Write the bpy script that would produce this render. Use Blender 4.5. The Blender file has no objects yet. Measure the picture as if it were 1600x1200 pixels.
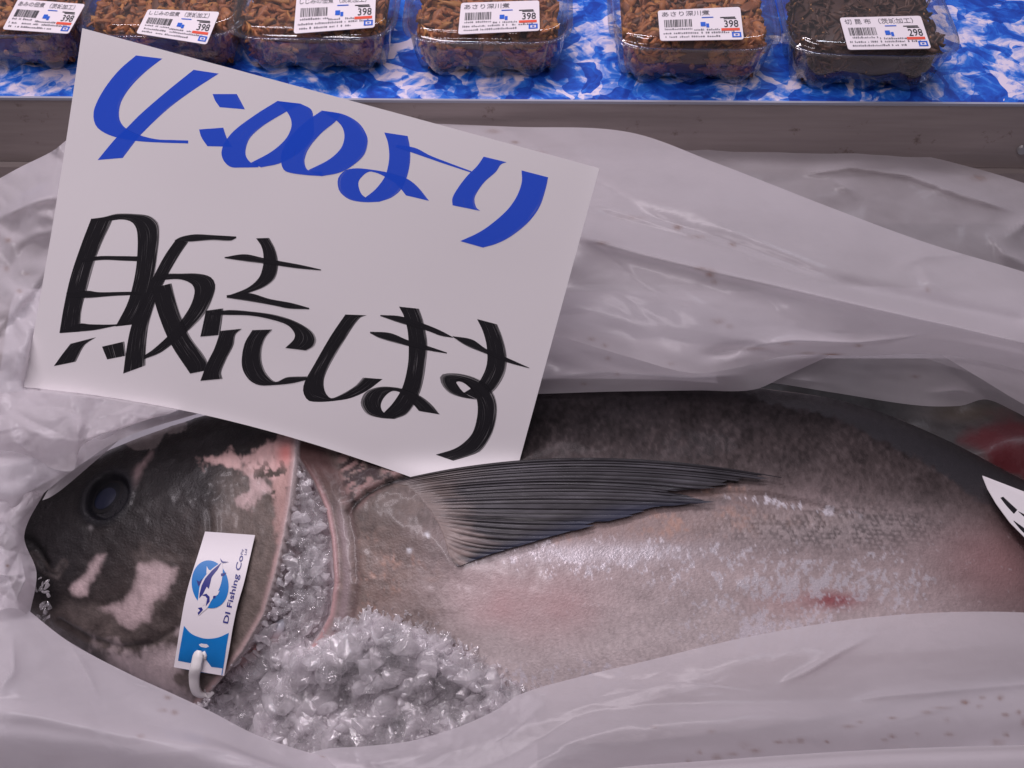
import bpy, bmesh, math, random
import numpy as np
from mathutils import Vector
from mathutils.bvhtree import BVHTree

rng = np.random.default_rng(7)
random.seed(7)
sc = bpy.context.scene
col = sc.collection

# ------------------------------------------------------------------ camera
FPX = 1600.0                                   # focal length in photo pixels (photo is 1600 x 1200)
PITCH = math.radians(52)
CAM = np.array([0.0, -0.369, 0.623])
RGT = np.array([1.0, 0, 0])
UPV = np.array([0, math.sin(PITCH), math.cos(PITCH)])
FWD = np.array([0, math.cos(PITCH), -math.sin(PITCH)])
cam_d = bpy.data.cameras.new('camera')
cam_d.sensor_width = 36.0
cam_d.lens = 36.0 * FPX / 1600.0
cam_d.clip_start = 0.01
cam_d.clip_end = 50
cam = bpy.data.objects.new('camera', cam_d)
cam.location = CAM
cam.rotation_euler = (math.pi / 2 - PITCH, 0, 0)
col.objects.link(cam)
sc.camera = cam

# ------------------------------------------------------------------ world, lamps, exposure
w = bpy.data.worlds.new('World')
sc.world = w
w.use_nodes = True
bg = w.node_tree.nodes['Background']
bg.inputs['Color'].default_value = (0.84, 0.75, 0.86, 1)
bg.inputs['Strength'].default_value = 0.085


def area(name, loc, target, sx, sy, power, color):
    l = bpy.data.lights.new(name, 'AREA')
    l.shape = 'RECTANGLE'
    l.size, l.size_y = sx, sy
    l.energy = power
    l.color = color
    o = bpy.data.objects.new(name, l)
    o.location = loc
    d = Vector(target) - Vector(loc)
    o.rotation_euler = d.to_track_quat('-Z', 'Y').to_euler()
    col.objects.link(o)
    return o


area('ceiling_tube_lamp', (-0.30, 0.60, 1.45), (-0.05, 0.02, 0.1), 1.1, 0.10, 9.0, (1.0, 0.89, 0.97))
area('ceiling_tube_lamp', (-0.35, -0.16, 1.42), (-0.08, 0.06, 0.1), 1.0, 0.12, 6.2, (1.0, 0.89, 0.97))
area('ceiling_tube_lamp', (0.50, 1.00, 1.6), (0.1, 0.2, 0.1), 0.12, 0.9, 2.6, (0.82, 0.85, 1.0))

sc.view_settings.view_transform = 'Standard'
sc.view_settings.look = 'None'
sc.view_settings.exposure = 0.36
sc.view_settings.gamma = 1.0
sc.cycles.use_denoising = True
sc.cycles.max_bounces = 14
sc.cycles.diffuse_bounces = 10
sc.cycles.transparent_max_bounces = 24
sc.cycles.transmission_bounces = 12
sc.cycles.caustics_reflective = False
sc.cycles.caustics_refractive = False
sc.cycles.sample_clamp_indirect = 4.0


# ------------------------------------------------------------------ helpers: pixels and places
def rays(px, py):
    px = np.asarray(px, float)
    py = np.asarray(py, float)
    return FWD + ((px - 800) / FPX)[..., None] * RGT + ((600 - py) / FPX)[..., None] * UPV


def unz(px, py, z):
    d = rays(px, py)
    t = (np.asarray(z, float) - CAM[2]) / d[..., 2]
    return CAM + d * t[..., None]


def und(px, py, depth):
    return CAM + rays(px, py) * np.asarray(depth, float)[..., None]


def proj(P):
    q = np.asarray(P, float) - CAM
    z = q @ FWD
    return 800 + FPX * (q @ RGT) / z, 600 - FPX * (q @ UPV) / z, z


_tab = np.random.default_rng(3).random((64, 256, 256))


def vnoise(x, y, sx, sy=None, seed=0):
    sy = sy or sx
    u = x / sx
    v = y / sy
    T = _tab[seed % 64]
    i = np.floor(u).astype(int)
    j = np.floor(v).astype(int)
    fu = u - i
    fv = v - j
    fu = fu * fu * (3 - 2 * fu)
    fv = fv * fv * (3 - 2 * fv)
    i0, i1, j0, j1 = i & 255, (i + 1) & 255, j & 255, (j + 1) & 255
    return (T[j0, i0] * (1 - fu) + T[j0, i1] * fu) * (1 - fv) + (T[j1, i0] * (1 - fu) + T[j1, i1] * fu) * fv


def fbm(x, y, sx, sy=None, seed=0, n=4):
    sy = sy or sx
    s, a, t = 0, 1.0, 0
    for k in range(n):
        s = s + a * vnoise(x + 31.7 * k, y - 17.3 * k, sx / 2 ** k, sy / 2 ** k, seed + k)
        t += a
        a *= 0.5
    return s / t


def sstep(a, b, x):
    t = np.clip((x - a) / (b - a), 0, 1)
    return t * t * (3 - 2 * t)


def seg_dist(x, y, pts):
    """distance to a polyline and the side (+ left of travel in image)"""
    best = np.full(x.shape, 1e9)
    side = np.zeros(x.shape)
    for (x0, y0), (x1, y1) in zip(pts[:-1], pts[1:]):
        dx, dy = x1 - x0, y1 - y0
        L = dx * dx + dy * dy + 1e-9
        t = np.clip(((x - x0) * dx + (y - y0) * dy) / L, 0, 1)
        d = np.hypot(x - x0 - t * dx, y - y0 - t * dy)
        s = np.sign((x - x0) * dy - (y - y0) * dx)
        m = d < best
        best = np.where(m, d, best)
        side = np.where(m, s, side)
    return best, side


def poly_sd(x, y, pts):
    """signed distance to polygon, positive inside"""
    pts = [tuple(p) for p in pts]
    d, _ = seg_dist(x, y, pts + [pts[0]])
    ins = np.zeros(x.shape, bool)
    n = len(pts)
    for k in range(n):
        x0, y0 = pts[k]
        x1, y1 = pts[(k + 1) % n]
        c = (y0 > y) != (y1 > y)
        xi = (x1 - x0) * (y - y0) / (y1 - y0 if y1 != y0 else 1e-9) + x0
        ins ^= c & (x < xi)
    return np.where(ins, d, -d)


def catmull(pts, n, tp=None):
    """resample a polyline (k x dim) as a smooth curve with n points; tp optional parameter positions"""
    P = np.asarray(pts, float)
    k = len(P)
    if k == 2:
        t = np.linspace(0, 1, n) if tp is None else np.asarray(tp)
        return P[0] + t[:, None] * (P[1] - P[0])
    d = np.r_[0, np.cumsum(np.sqrt(np.linalg.norm(np.diff(P[:, :2], axis=0), axis=1)) + 1e-6)]
    a = np.r_[0, np.cumsum(np.linalg.norm(np.diff(P[:, :2], axis=0), axis=1) + 1e-9)]
    a /= a[-1]
    t = np.linspace(0, 1, n) if tp is None else np.asarray(tp)
    i = np.clip(np.searchsorted(a, t, side='right') - 1, 0, k - 2)
    u = ((t - a[i]) / (a[i + 1] - a[i]))[:, None]
    # finite-difference tangents (non-uniform)
    T = np.zeros_like(P)
    T[1:-1] = (P[2:] - P[:-2]) / (a[2:] - a[:-2])[:, None]
    T[0] = (P[1] - P[0]) / (a[1] - a[0])
    T[-1] = (P[-1] - P[-2]) / (a[-1] - a[-2])
    h = (a[i + 1] - a[i])[:, None]
    return ((2 * u ** 3 - 3 * u ** 2 + 1) * P[i] + (u ** 3 - 2 * u ** 2 + u) * h * T[i]
            + (-2 * u ** 3 + 3 * u ** 2) * P[i + 1] + (u ** 3 - u ** 2) * h * T[i + 1])


# ------------------------------------------------------------------ helpers: meshes
def link(name, me, mat=None, parent=None):
    o = bpy.data.objects.new(name, me)
    if mat is not None:
        me.materials.append(mat)
    o.parent = parent
    col.objects.link(o)
    return o


def mesh(name, V, Fc, mat=None, parent=None, smooth=True, uv=None, colors=None, floats=None):
    V = np.asarray(V, np.float32).reshape(-1, 3)
    Fc = np.asarray(Fc, np.int32)
    me = bpy.data.meshes.new(name)
    nf, k = Fc.shape
    me.vertices.add(len(V))
    me.vertices.foreach_set('co', V.ravel())
    me.loops.add(nf * k)
    me.loops.foreach_set('vertex_index', Fc.ravel())
    me.polygons.add(nf)
    me.polygons.foreach_set('loop_start', np.arange(0, nf * k, k, dtype=np.int32))
    me.polygons.foreach_set('use_smooth', np.full(nf, smooth))
    me.update(calc_edges=True)
    if uv is not None:
        l = me.uv_layers.new(name='UVMap')
        l.data.foreach_set('uv', np.asarray(uv, np.float32).reshape(-1, 2)[Fc.ravel()].ravel())
    if colors is not None:
        a = me.attributes.new('Col', 'FLOAT_COLOR', 'POINT')
        c = np.ones((len(V), 4), np.float32)
        c[:, :3] = np.asarray(colors).reshape(-1, 3)
        a.data.foreach_set('color', c.ravel())
    for nm, arr in (floats or {}).items():
        a = me.attributes.new(nm, 'FLOAT', 'POINT')
        a.data.foreach_set('value', np.asarray(arr, np.float32).ravel())
    me.validate()
    return link(name, me, mat, parent)


def gridfaces(r, c, wrap=False):
    i = np.arange(r - 1)[:, None]
    j = np.arange(c if wrap else c - 1)[None, :]
    j2 = (j + 1) % c
    return np.stack([i * c + j, i * c + j2, (i + 1) * c + j2, (i + 1) * c + j], -1).reshape(-1, 4)


def grid(name, P, mat=None, parent=None, wrap=False, flip=False, **kw):
    r, c = P.shape[:2]
    f = gridfaces(r, c, wrap)
    if flip:
        f = f[:, ::-1]
    return mesh(name, P, f, mat, parent, **kw)


def empty(name, loc):
    o = bpy.data.objects.new(name, None)
    o.location = loc
    o.empty_display_size = 0.02
    col.objects.link(o)
    return o


def tag(o, label=None, cat=None, group=None, kind=None):
    for k, v in (('label', label), ('category', cat), ('group', group), ('kind', kind)):
        if v:
            o[k] = v
    return o


def place_children(root):
    """children are made in world space: give them the inverse of the root's place"""
    for ch in root.children:
        ch.matrix_parent_inverse.translation = -root.location


def boxverts(x0, x1, y0, y1, z0, z1):
    V = [(x, y, z) for z in (z0, z1) for y in (y0, y1) for x in (x0, x1)]
    Fc = [(0, 2, 3, 1), (4, 5, 7, 6), (0, 1, 5, 4), (2, 6, 7, 3), (0, 4, 6, 2), (1, 3, 7, 5)]
    return np.array(V), np.array(Fc)


def tube(name, pts, rad, mat, parent=None, seg=10, flat=1.0, n=None):
    P = np.asarray(pts, float)
    if n:
        P = catmull3(P, n)
    T = np.gradient(P, axis=0)
    T /= np.linalg.norm(T, axis=1)[:, None] + 1e-12
    up = np.array([0.02, -0.6, 0.8])
    S = np.cross(T, up)
    S /= np.linalg.norm(S, axis=1)[:, None] + 1e-12
    N = np.cross(S, T)
    a = np.linspace(0, 2 * np.pi, seg, endpoint=False)
    r = np.broadcast_to(np.asarray(rad, float), (len(P),))[:, None, None]
    G = P[:, None] + r * (np.cos(a)[None, :, None] * S[:, None] + flat * np.sin(a)[None, :, None] * N[:, None])
    V = np.concatenate([G.reshape(-1, 3), P[:1], P[-1:]])
    f = gridfaces(len(P), seg, True).tolist()
    m = len(P) * seg
    for j in range(seg):
        j2 = (j + 1) % seg
        f.append([m, j2, j, j])
        f.append([m + 1, (len(P) - 1) * seg + j, (len(P) - 1) * seg + j2, (len(P) - 1) * seg + j2])
    me = bpy.data.meshes.new(name)
    me.from_pydata(V.tolist(), [], [tuple(dict.fromkeys(q)) for q in f])
    me.polygons.foreach_set('use_smooth', np.full(len(me.polygons), True))
    return link(name, me, mat, parent)


def catmull3(P, n):
    P = np.asarray(P, float)
    a = np.r_[0, np.cumsum(np.linalg.norm(np.diff(P, axis=0), axis=1) + 1e-9)]
    a /= a[-1]
    t = np.linspace(0, 1, n)
    out = np.zeros((n, P.shape[1]))
    T = np.gradient(P, a, axis=0)
    i = np.clip(np.searchsorted(a, t, side='right') - 1, 0, len(P) - 2)
    u = ((t - a[i]) / (a[i + 1] - a[i]))[:, None]
    h = (a[i + 1] - a[i])[:, None]
    out = ((2 * u ** 3 - 3 * u ** 2 + 1) * P[i] + (u ** 3 - 2 * u ** 2 + u) * h * T[i]
           + (-2 * u ** 3 + 3 * u ** 2) * P[i + 1] + (u ** 3 - u ** 2) * h * T[i + 1])
    return out


def bvh_of(o):
    me = o.data
    v = np.empty(len(me.vertices) * 3, np.float32)
    me.vertices.foreach_get('co', v)
    return BVHTree.FromPolygons([tuple(p) for p in v.reshape(-1, 3).tolist()], [tuple(p.vertices) for p in me.polygons])


def hit(bvh, px, py):
    d = Vector(rays(float(px), float(py)))
    loc, nor, idx, dist = bvh.ray_cast(Vector(CAM), d.normalized())
    if loc is None:
        return None, None, None
    n = np.array(nor)
    if n @ np.array(d) > 0:
        n = -n
    return np.array(loc), n, dist / d.length


def facet_noise(x, y, cell, seed, aspect=1.0, ang=0.0):
    """crumpled-film relief: flat triangles between jittered points of random height (0..1)"""
    r = np.random.default_rng(500 + seed)
    c, s = math.cos(math.radians(ang)), math.sin(math.radians(ang))
    xr, yr = (x * c + y * s) / aspect, -x * s + y * c
    x0, x1, y0, y1 = xr.min() - 2 * cell, xr.max() + 2 * cell, yr.min() - 2 * cell, yr.max() + 2 * cell
    nx, ny = int((x1 - x0) / cell) + 2, int((y1 - y0) / cell) + 2
    gx, gy = np.meshgrid(np.arange(nx), np.arange(ny))
    P = np.stack([x0 + (gx + r.uniform(-.42, .42, gx.shape)) * cell, y0 + (gy + r.uniform(-.42, .42, gx.shape)) * cell, r.random(gx.shape)], -1).reshape(-1, 3)
    tris = []
    for j in range(ny - 1):
        for i in range(nx - 1):
            a, b_, d, e = j * nx + i, j * nx + i + 1, (j + 1) * nx + i, (j + 1) * nx + i + 1
            tris += [(a, b_, e), (a, e, d)] if r.random() < .5 else [(a, b_, d), (b_, e, d)]
    P[:, :2] -= (x0, y0)
    t = BVHTree.FromPolygons([tuple(p) for p in P.tolist()], tris)
    out = np.full(x.size, .5)
    dn = Vector((0, 0, -1))
    for k, (a, b_) in enumerate(zip((xr - x0).ravel(), (yr - y0).ravel())):
        h = t.ray_cast(Vector((a, b_, 5.0)), dn)[0]
        if h is not None:
            out[k] = h.z
    return out.reshape(x.shape)


# ------------------------------------------------------------------ materials
def newmat(name):
    m = bpy.data.materials.new(name)
    m.use_nodes = True
    nt = m.node_tree
    return m, nt, nt.nodes['Principled BSDF'], nt.nodes['Material Output']


def nd(nt, typ, **kw):
    n = nt.nodes.new(typ)
    for k, v in kw.items():
        if k in n.inputs.keys() if hasattr(n.inputs, 'keys') else False:
            n.inputs[k].default_value = v
        else:
            setattr(n, k, v)
    return n


def plain(name, color, rough=0.5, spec=0.5, metal=0.0, noise=0.0, nscale=40, bump=0.0, bscale=200):
    m, nt, b, out = newmat(name)
    b.inputs['Base Color'].default_value = (*color, 1)
    b.inputs['Roughness'].default_value = rough
    b.inputs['Specular IOR Level'].default_value = spec
    b.inputs['Metallic'].default_value = metal
    if noise or bump:
        tc = nt.nodes.new('ShaderNodeTexCoord')
    if noise:
        n = nd(nt, 'ShaderNodeTexNoise')
        n.inputs['Scale'].default_value = nscale
        n.inputs['Detail'].default_value = 6
        nt.links.new(tc.outputs['Object'], n.inputs['Vector'])
        mx = nd(nt, 'ShaderNodeMix', data_type='RGBA')
        mx.inputs['A'].default_value = (*[c * (1 - noise) for c in color], 1)
        mx.inputs['B'].default_value = (*[min(1, c * (1 + noise)) for c in color], 1)
        nt.links.new(n.outputs['Fac'], mx.inputs['Factor'])
        nt.links.new(mx.outputs['Result'], b.inputs['Base Color'])
    if bump:
        n2 = nd(nt, 'ShaderNodeTexNoise')
        n2.inputs['Scale'].default_value = bscale
        n2.inputs['Detail'].default_value = 4
        nt.links.new(tc.outputs['Object'], n2.inputs['Vector'])
        bp = nd(nt, 'ShaderNodeBump')
        bp.inputs['Strength'].default_value = bump
        bp.inputs['Distance'].default_value = 0.001
        nt.links.new(n2.outputs['Fac'], bp.inputs['Height'])
        nt.links.new(bp.outputs['Normal'], b.inputs['Normal'])
    return m


def vcol_mat(name, rough=0.4, spec=0.5, coat=0.0, rough_attr=None, metal_attr=None, wet_attr=None, spec_attr=None, bump=0.0, bscale=300, sss=0.0):
    m, nt, b, out = newmat(name)
    a = nd(nt, 'ShaderNodeAttribute', attribute_name='Col')
    nt.links.new(a.outputs['Color'], b.inputs['Base Color'])
    b.inputs['Roughness'].default_value = rough
    b.inputs['Specular IOR Level'].default_value = spec
    b.inputs['Coat Weight'].default_value = coat
    b.inputs['Coat Roughness'].default_value = 0.15
    if sss:
        b.inputs['Subsurface Weight'].default_value = sss
        b.inputs['Subsurface Radius'].default_value = (0.006, 0.002, 0.0015)
        b.inputs['Subsurface Scale'].default_value = 1.0
    for nm, inp in ((rough_attr, 'Roughness'), (metal_attr, 'Metallic'), (wet_attr, 'Coat Weight'), (spec_attr, 'Specular IOR Level')):
        if nm:
            q = nd(nt, 'ShaderNodeAttribute', attribute_name=nm)
            nt.links.new(q.outputs['Fac'], b.inputs[inp])
    if bump:
        tc = nt.nodes.new('ShaderNodeTexCoord')
        n2 = nd(nt, 'ShaderNodeTexNoise')
        n2.inputs['Scale'].default_value = bscale
        n2.inputs['Detail'].default_value = 5
        nt.links.new(tc.outputs['Object'], n2.inputs['Vector'])
        bp = nd(nt, 'ShaderNodeBump')
        bp.inputs['Strength'].default_value = bump
        bp.inputs['Distance'].default_value = 0.001
        nt.links.new(n2.outputs['Fac'], bp.inputs['Height'])
        nt.links.new(bp.outputs['Normal'], b.inputs['Normal'])
    return m


def film_mat(name, alpha):
    """milky polyethylene film: part clear, part scattering; stains come from the vertex attribute Col"""
    m, nt, b, out = newmat(name)
    a = nd(nt, 'ShaderNodeAttribute', attribute_name='Col')
    nt.links.new(a.outputs['Color'], b.inputs['Base Color'])
    b.inputs['Roughness'].default_value = 0.23
    b.inputs['Specular IOR Level'].default_value = 0.45
    tr = nd(nt, 'ShaderNodeBsdfTranslucent')
    nt.links.new(a.outputs['Color'], tr.inputs['Color'])
    tp = nd(nt, 'ShaderNodeBsdfTransparent')
    tc = nt.nodes.new('ShaderNodeTexCoord')
    n = nd(nt, 'ShaderNodeTexNoise')
    n.inputs['Scale'].default_value = 18
    n.inputs['Detail'].default_value = 5
    nt.links.new(tc.outputs['Object'], n.inputs['Vector'])
    n2 = nd(nt, 'ShaderNodeTexNoise')
    n2.inputs['Scale'].default_value = 140
    n2.inputs['Detail'].default_value = 3
    nt.links.new(tc.outputs['Object'], n2.inputs['Vector'])
    bp = nd(nt, 'ShaderNodeBump')
    bp.inputs['Strength'].default_value = 0.10
    bp.inputs['Distance'].default_value = 0.002
    nt.links.new(n2.outputs['Fac'], bp.inputs['Height'])
    nt.links.new(bp.outputs['Normal'], b.inputs['Normal'])
    m1 = nd(nt, 'ShaderNodeMixShader')
    m1.inputs[0].default_value = 0.52
    nt.links.new(b.outputs[0], m1.inputs[1])
    nt.links.new(tr.outputs[0], m1.inputs[2])
    mr = nd(nt, 'ShaderNodeMapRange')
    mr.inputs['From Min'].default_value = 0.3
    mr.inputs['From Max'].default_value = 0.7
    mr.inputs['To Min'].default_value = alpha - 0.05
    mr.inputs['To Max'].default_value = min(1, alpha + 0.05)
    nt.links.new(n.outputs['Fac'], mr.inputs['Value'])
    st = nd(nt, 'ShaderNodeAttribute', attribute_name='stain')
    mxm = nd(nt, 'ShaderNodeMath', operation='MAXIMUM')
    nt.links.new(mr.outputs['Result'], mxm.inputs[0])
    nt.links.new(st.outputs['Fac'], mxm.inputs[1])
    # the shallower the view, the longer the way through the film and the milkier it looks
    lw = nd(nt, 'ShaderNodeLayerWeight')
    lw.inputs['Blend'].default_value = 0.5
    nt.links.new(bp.outputs['Normal'], lw.inputs['Normal'])
    cosv = nd(nt, 'ShaderNodeMath', operation='SUBTRACT')
    cosv.inputs[0].default_value = 1.04
    nt.links.new(lw.outputs['Facing'], cosv.inputs[1])
    inv = nd(nt, 'ShaderNodeMath', operation='DIVIDE')
    inv.inputs[0].default_value = 1.0
    nt.links.new(cosv.outputs[0], inv.inputs[1])
    clr = nd(nt, 'ShaderNodeMath', operation='SUBTRACT')
    clr.inputs[0].default_value = 1.0
    nt.links.new(mxm.outputs[0], clr.inputs[1])
    pwr = nd(nt, 'ShaderNodeMath', operation='POWER')
    nt.links.new(clr.outputs[0], pwr.inputs[0])
    nt.links.new(inv.outputs[0], pwr.inputs[1])
    m2 = nd(nt, 'ShaderNodeMixShader')
    nt.links.new(pwr.outputs[0], m2.inputs[0])
    nt.links.new(m1.outputs[0], m2.inputs[1])
    nt.links.new(tp.outputs[0], m2.inputs[2])
    nt.links.new(m2.outputs[0], out.inputs['Surface'])
    return m


def clear_mat(name, tint=(0.975, 0.975, 0.985), haze=0.03, rough=0.05):
    """thin clear plastic wall"""
    m, nt, b, out = newmat(name)
    nt.nodes.remove(b)
    tp = nd(nt, 'ShaderNodeBsdfTransparent')
    tp.inputs['Color'].default_value = (*tint, 1)
    gl = nd(nt, 'ShaderNodeBsdfGlossy')
    gl.inputs['Roughness'].default_value = rough
    df = nd(nt, 'ShaderNodeBsdfDiffuse')
    df.inputs['Color'].default_value = (0.7, 0.7, 0.75, 1)
    lw = nd(nt, 'ShaderNodeLayerWeight')
    lw.inputs['Blend'].default_value = 0.5
    pw = nd(nt, 'ShaderNodeMath', operation='POWER')
    pw.inputs[1].default_value = 2.0
    nt.links.new(lw.outputs['Facing'], pw.inputs[0])
    mu = nd(nt, 'ShaderNodeMath', operation='MULTIPLY_ADD')
    mu.inputs[1].default_value = 0.75
    mu.inputs[2].default_value = 0.05
    mu.use_clamp = True
    nt.links.new(pw.outputs[0], mu.inputs[0])
    m1 = nd(nt, 'ShaderNodeMixShader')
    m1.inputs[0].default_value = haze
    nt.links.new(tp.outputs[0], m1.inputs[1])
    nt.links.new(df.outputs[0], m1.inputs[2])
    m2 = nd(nt, 'ShaderNodeMixShader')
    nt.links.new(mu.outputs[0], m2.inputs[0])
    nt.links.new(m1.outputs[0], m2.inputs[1])
    nt.links.new(gl.outputs[0], m2.inputs[2])
    nt.links.new(m2.outputs[0], out.inputs['Surface'])
    return m


def ink_mat(name, color, streak):
    """marker ink with streaks along the stroke; UV x runs across the nib, UV y along the stroke"""
    m, nt, b, out = newmat(name)
    b.inputs['Base Color'].default_value = (*color, 1)
    b.inputs['Roughness'].default_value = 0.55
    b.inputs['Specular IOR Level'].default_value = 0.25
    uv = nd(nt, 'ShaderNodeUVMap')
    mp = nd(nt, 'ShaderNodeMapping')
    mp.inputs['Scale'].default_value = (26, 1.6, 1)
    nt.links.new(uv.outputs[0], mp.inputs['Vector'])
    n = nd(nt, 'ShaderNodeTexNoise')
    n.inputs['Scale'].default_value = 1.0
    n.inputs['Detail'].default_value = 4
    nt.links.new(mp.outputs[0], n.inputs['Vector'])
    # drier towards the trailing edge of the nib
    sp = nd(nt, 'ShaderNodeSeparateXYZ')
    nt.links.new(uv.outputs[0], sp.inputs[0])
    edge = nd(nt, 'ShaderNodeMapRange')
    edge.inputs['From Min'].default_value = 0.80
    edge.inputs['From Max'].default_value = 1.0
    edge.inputs['To Min'].default_value = 0.0
    edge.inputs['To Max'].default_value = 0.22
    nt.links.new(sp.outputs['X'], edge.inputs['Value'])
    ad = nd(nt, 'ShaderNodeMath', operation='ADD')
    nt.links.new(n.outputs['Fac'], ad.inputs[0])
    nt.links.new(edge.outputs[0], ad.inputs[1])
    r = nd(nt, 'ShaderNodeMapRange')
    r.inputs['From Min'].default_value = 0.70 - 0.10 * streak
    r.inputs['From Max'].default_value = 0.78 - 0.06 * streak
    r.inputs['To Min'].default_value = 0.14 if streak < 0.5 else 0.03
    r.inputs['To Max'].default_value = 0.25 + 0.35 * streak
    nt.links.new(ad.outputs[0], r.inputs['Value'])
    tp = nd(nt, 'ShaderNodeBsdfTransparent')
    ms = nd(nt, 'ShaderNodeMixShader')
    nt.links.new(r.outputs['Result'], ms.inputs[0])
    nt.links.new(b.outputs[0], ms.inputs[1])
    nt.links.new(tp.outputs[0], ms.inputs[2])
    nt.links.new(ms.outputs[0], out.inputs['Surface'])
    return m


def ice_mat(name):
    """crushed ice: clear facets with frosty, light-scattering patches"""
    m, nt, b, out = newmat(name)
    nt.nodes.remove(b)
    tc = nt.nodes.new('ShaderNodeTexCoord')
    n = nd(nt, 'ShaderNodeTexNoise')
    n.inputs['Scale'].default_value = 150
    n.inputs['Detail'].default_value = 5
    nt.links.new(tc.outputs['Object'], n.inputs['Vector'])
    bp = nd(nt, 'ShaderNodeBump')
    bp.inputs['Strength'].default_value = 0.7
    bp.inputs['Distance'].default_value = 0.002
    nt.links.new(n.outputs['Fac'], bp.inputs['Height'])
    n2 = nd(nt, 'ShaderNodeTexNoise')
    n2.inputs['Scale'].default_value = 70
    n2.inputs['Detail'].default_value = 6
    nt.links.new(tc.outputs['Object'], n2.inputs['Vector'])
    df = nd(nt, 'ShaderNodeBsdfDiffuse')
    df.inputs['Color'].default_value = (0.98, 0.955, 0.97, 1)
    tl = nd(nt, 'ShaderNodeBsdfTranslucent')
    tl.inputs['Color'].default_value = (0.985, 0.965, 0.98, 1)
    tp = nd(nt, 'ShaderNodeBsdfTransparent')
    tp.inputs['Color'].default_value = (0.98, 0.98, 0.98, 1)
    gl = nd(nt, 'ShaderNodeBsdfGlossy')
    gl.inputs['Roughness'].default_value = 0.05
    nt.links.new(bp.outputs['Normal'], gl.inputs['Normal'])
    nt.links.new(bp.outputs['Normal'], df.inputs['Normal'])
    m0 = nd(nt, 'ShaderNodeMixShader')
    m0.inputs[0].default_value = 0.72
    nt.links.new(df.outputs[0], m0.inputs[1])
    nt.links.new(tl.outputs[0], m0.inputs[2])
    r = nd(nt, 'ShaderNodeMapRange')
    r.inputs['From Min'].default_value = 0.42
    r.inputs['From Max'].default_value = 0.60
    r.inputs['To Min'].default_value = 0.22
    r.inputs['To Max'].default_value = 0.74
    nt.links.new(n2.outputs['Fac'], r.inputs['Value'])
    ms = nd(nt, 'ShaderNodeMixShader')
    nt.links.new(r.outputs['Result'], ms.inputs[0])
    nt.links.new(tp.outputs[0], ms.inputs[1])
    nt.links.new(m0.outputs[0], ms.inputs[2])
    lw = nd(nt, 'ShaderNodeLayerWeight')
    lw.inputs['Blend'].default_value = 0.5
    nt.links.new(bp.outputs['Normal'], lw.inputs['Normal'])
    pw = nd(nt, 'ShaderNodeMath', operation='POWER')
    pw.inputs[1].default_value = 4.0
    nt.links.new(lw.outputs['Facing'], pw.inputs[0])
    fr0 = nd(nt, 'ShaderNodeMath', operation='MULTIPLY_ADD')
    fr0.inputs[1].default_value = 0.5
    fr0.inputs[2].default_value = 0.085
    nt.links.new(pw.outputs[0], fr0.inputs[0])
    ge = nd(nt, 'ShaderNodeNewGeometry')
    iv = nd(nt, 'ShaderNodeMath', operation='SUBTRACT')
    iv.inputs[0].default_value = 1.0
    nt.links.new(ge.outputs['Backfacing'], iv.inputs[1])
    fr = nd(nt, 'ShaderNodeMath', operation='MULTIPLY')
    nt.links.new(fr0.outputs[0], fr.inputs[0])
    nt.links.new(iv.outputs[0], fr.inputs[1])
    m3 = nd(nt, 'ShaderNodeMixShader')
    nt.links.new(fr.outputs[0], m3.inputs[0])
    nt.links.new(ms.outputs[0], m3.inputs[1])
    nt.links.new(gl.outputs[0], m3.inputs[2])
    nt.links.new(m3.outputs[0], out.inputs['Surface'])
    return m


def ice_print_mat():
    """printed picture of blue ice on the shelf sheet"""
    m, nt, b, out = newmat('ice_print')
    tc = nt.nodes.new('ShaderNodeTexCoord')
    n0 = nd(nt, 'ShaderNodeTexNoise')
    n0.inputs['Scale'].default_value = 18
    n0.inputs['Detail'].default_value = 3
    nt.links.new(tc.outputs['Object'], n0.inputs['Vector'])
    mixv = nd(nt, 'ShaderNodeMix', data_type='RGBA')
    mixv.blend_type = 'LINEAR_LIGHT'
    mixv.inputs['Factor'].default_value = 0.035
    nt.links.new(tc.outputs['Object'], mixv.inputs['A'])
    nt.links.new(n0.outputs['Color'], mixv.inputs['B'])
    v = nd(nt, 'ShaderNodeTexVoronoi')
    v.inputs['Scale'].default_value = 38
    v.inputs['Detail'].default_value = 1.5
    v.inputs['Roughness'].default_value = 0.6
    nt.links.new(mixv.outputs['Result'], v.inputs['Vector'])
    n1 = nd(nt, 'ShaderNodeTexNoise')
    n1.inputs['Scale'].default_value = 42
    n1.inputs['Detail'].default_value = 7
    n1.inputs['Roughness'].default_value = 0.62
    n1.inputs['Distortion'].default_value = 1.2
    nt.links.new(tc.outputs['Object'], n1.inputs['Vector'])
    sp = nd(nt, 'ShaderNodeSeparateColor')
    nt.links.new(v.outputs['Color'], sp.inputs[0])
    ad = nd(nt, 'ShaderNodeMath', operation='MULTIPLY_ADD')
    nt.links.new(sp.outputs[0], ad.inputs[0])
    ad.inputs[1].default_value = 0.32
    nt.links.new(n1.outputs['Fac'], ad.inputs[2])
    cr = nd(nt, 'ShaderNodeValToRGB')
    e = cr.color_ramp.elements
    e[0].position = 0.59
    e[0].color = (0.008, 0.05, 0.38, 1)
    e[1].position = 0.99
    e[1].color = (0.78, 0.70, 0.86, 1)
    for p, c in ((0.73, (0.012, 0.10, 0.58, 1)), (0.82, (0.03, 0.19, 0.74, 1)), (0.885, (0.28, 0.38, 0.80, 1))):
        q = e.new(p)
        q.color = c
    nt.links.new(ad.outputs[0], cr.inputs['Fac'])
    nt.links.new(cr.outputs['Color'], b.inputs['Base Color'])
    b.inputs['Roughness'].default_value = 0.4
    return m


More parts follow.
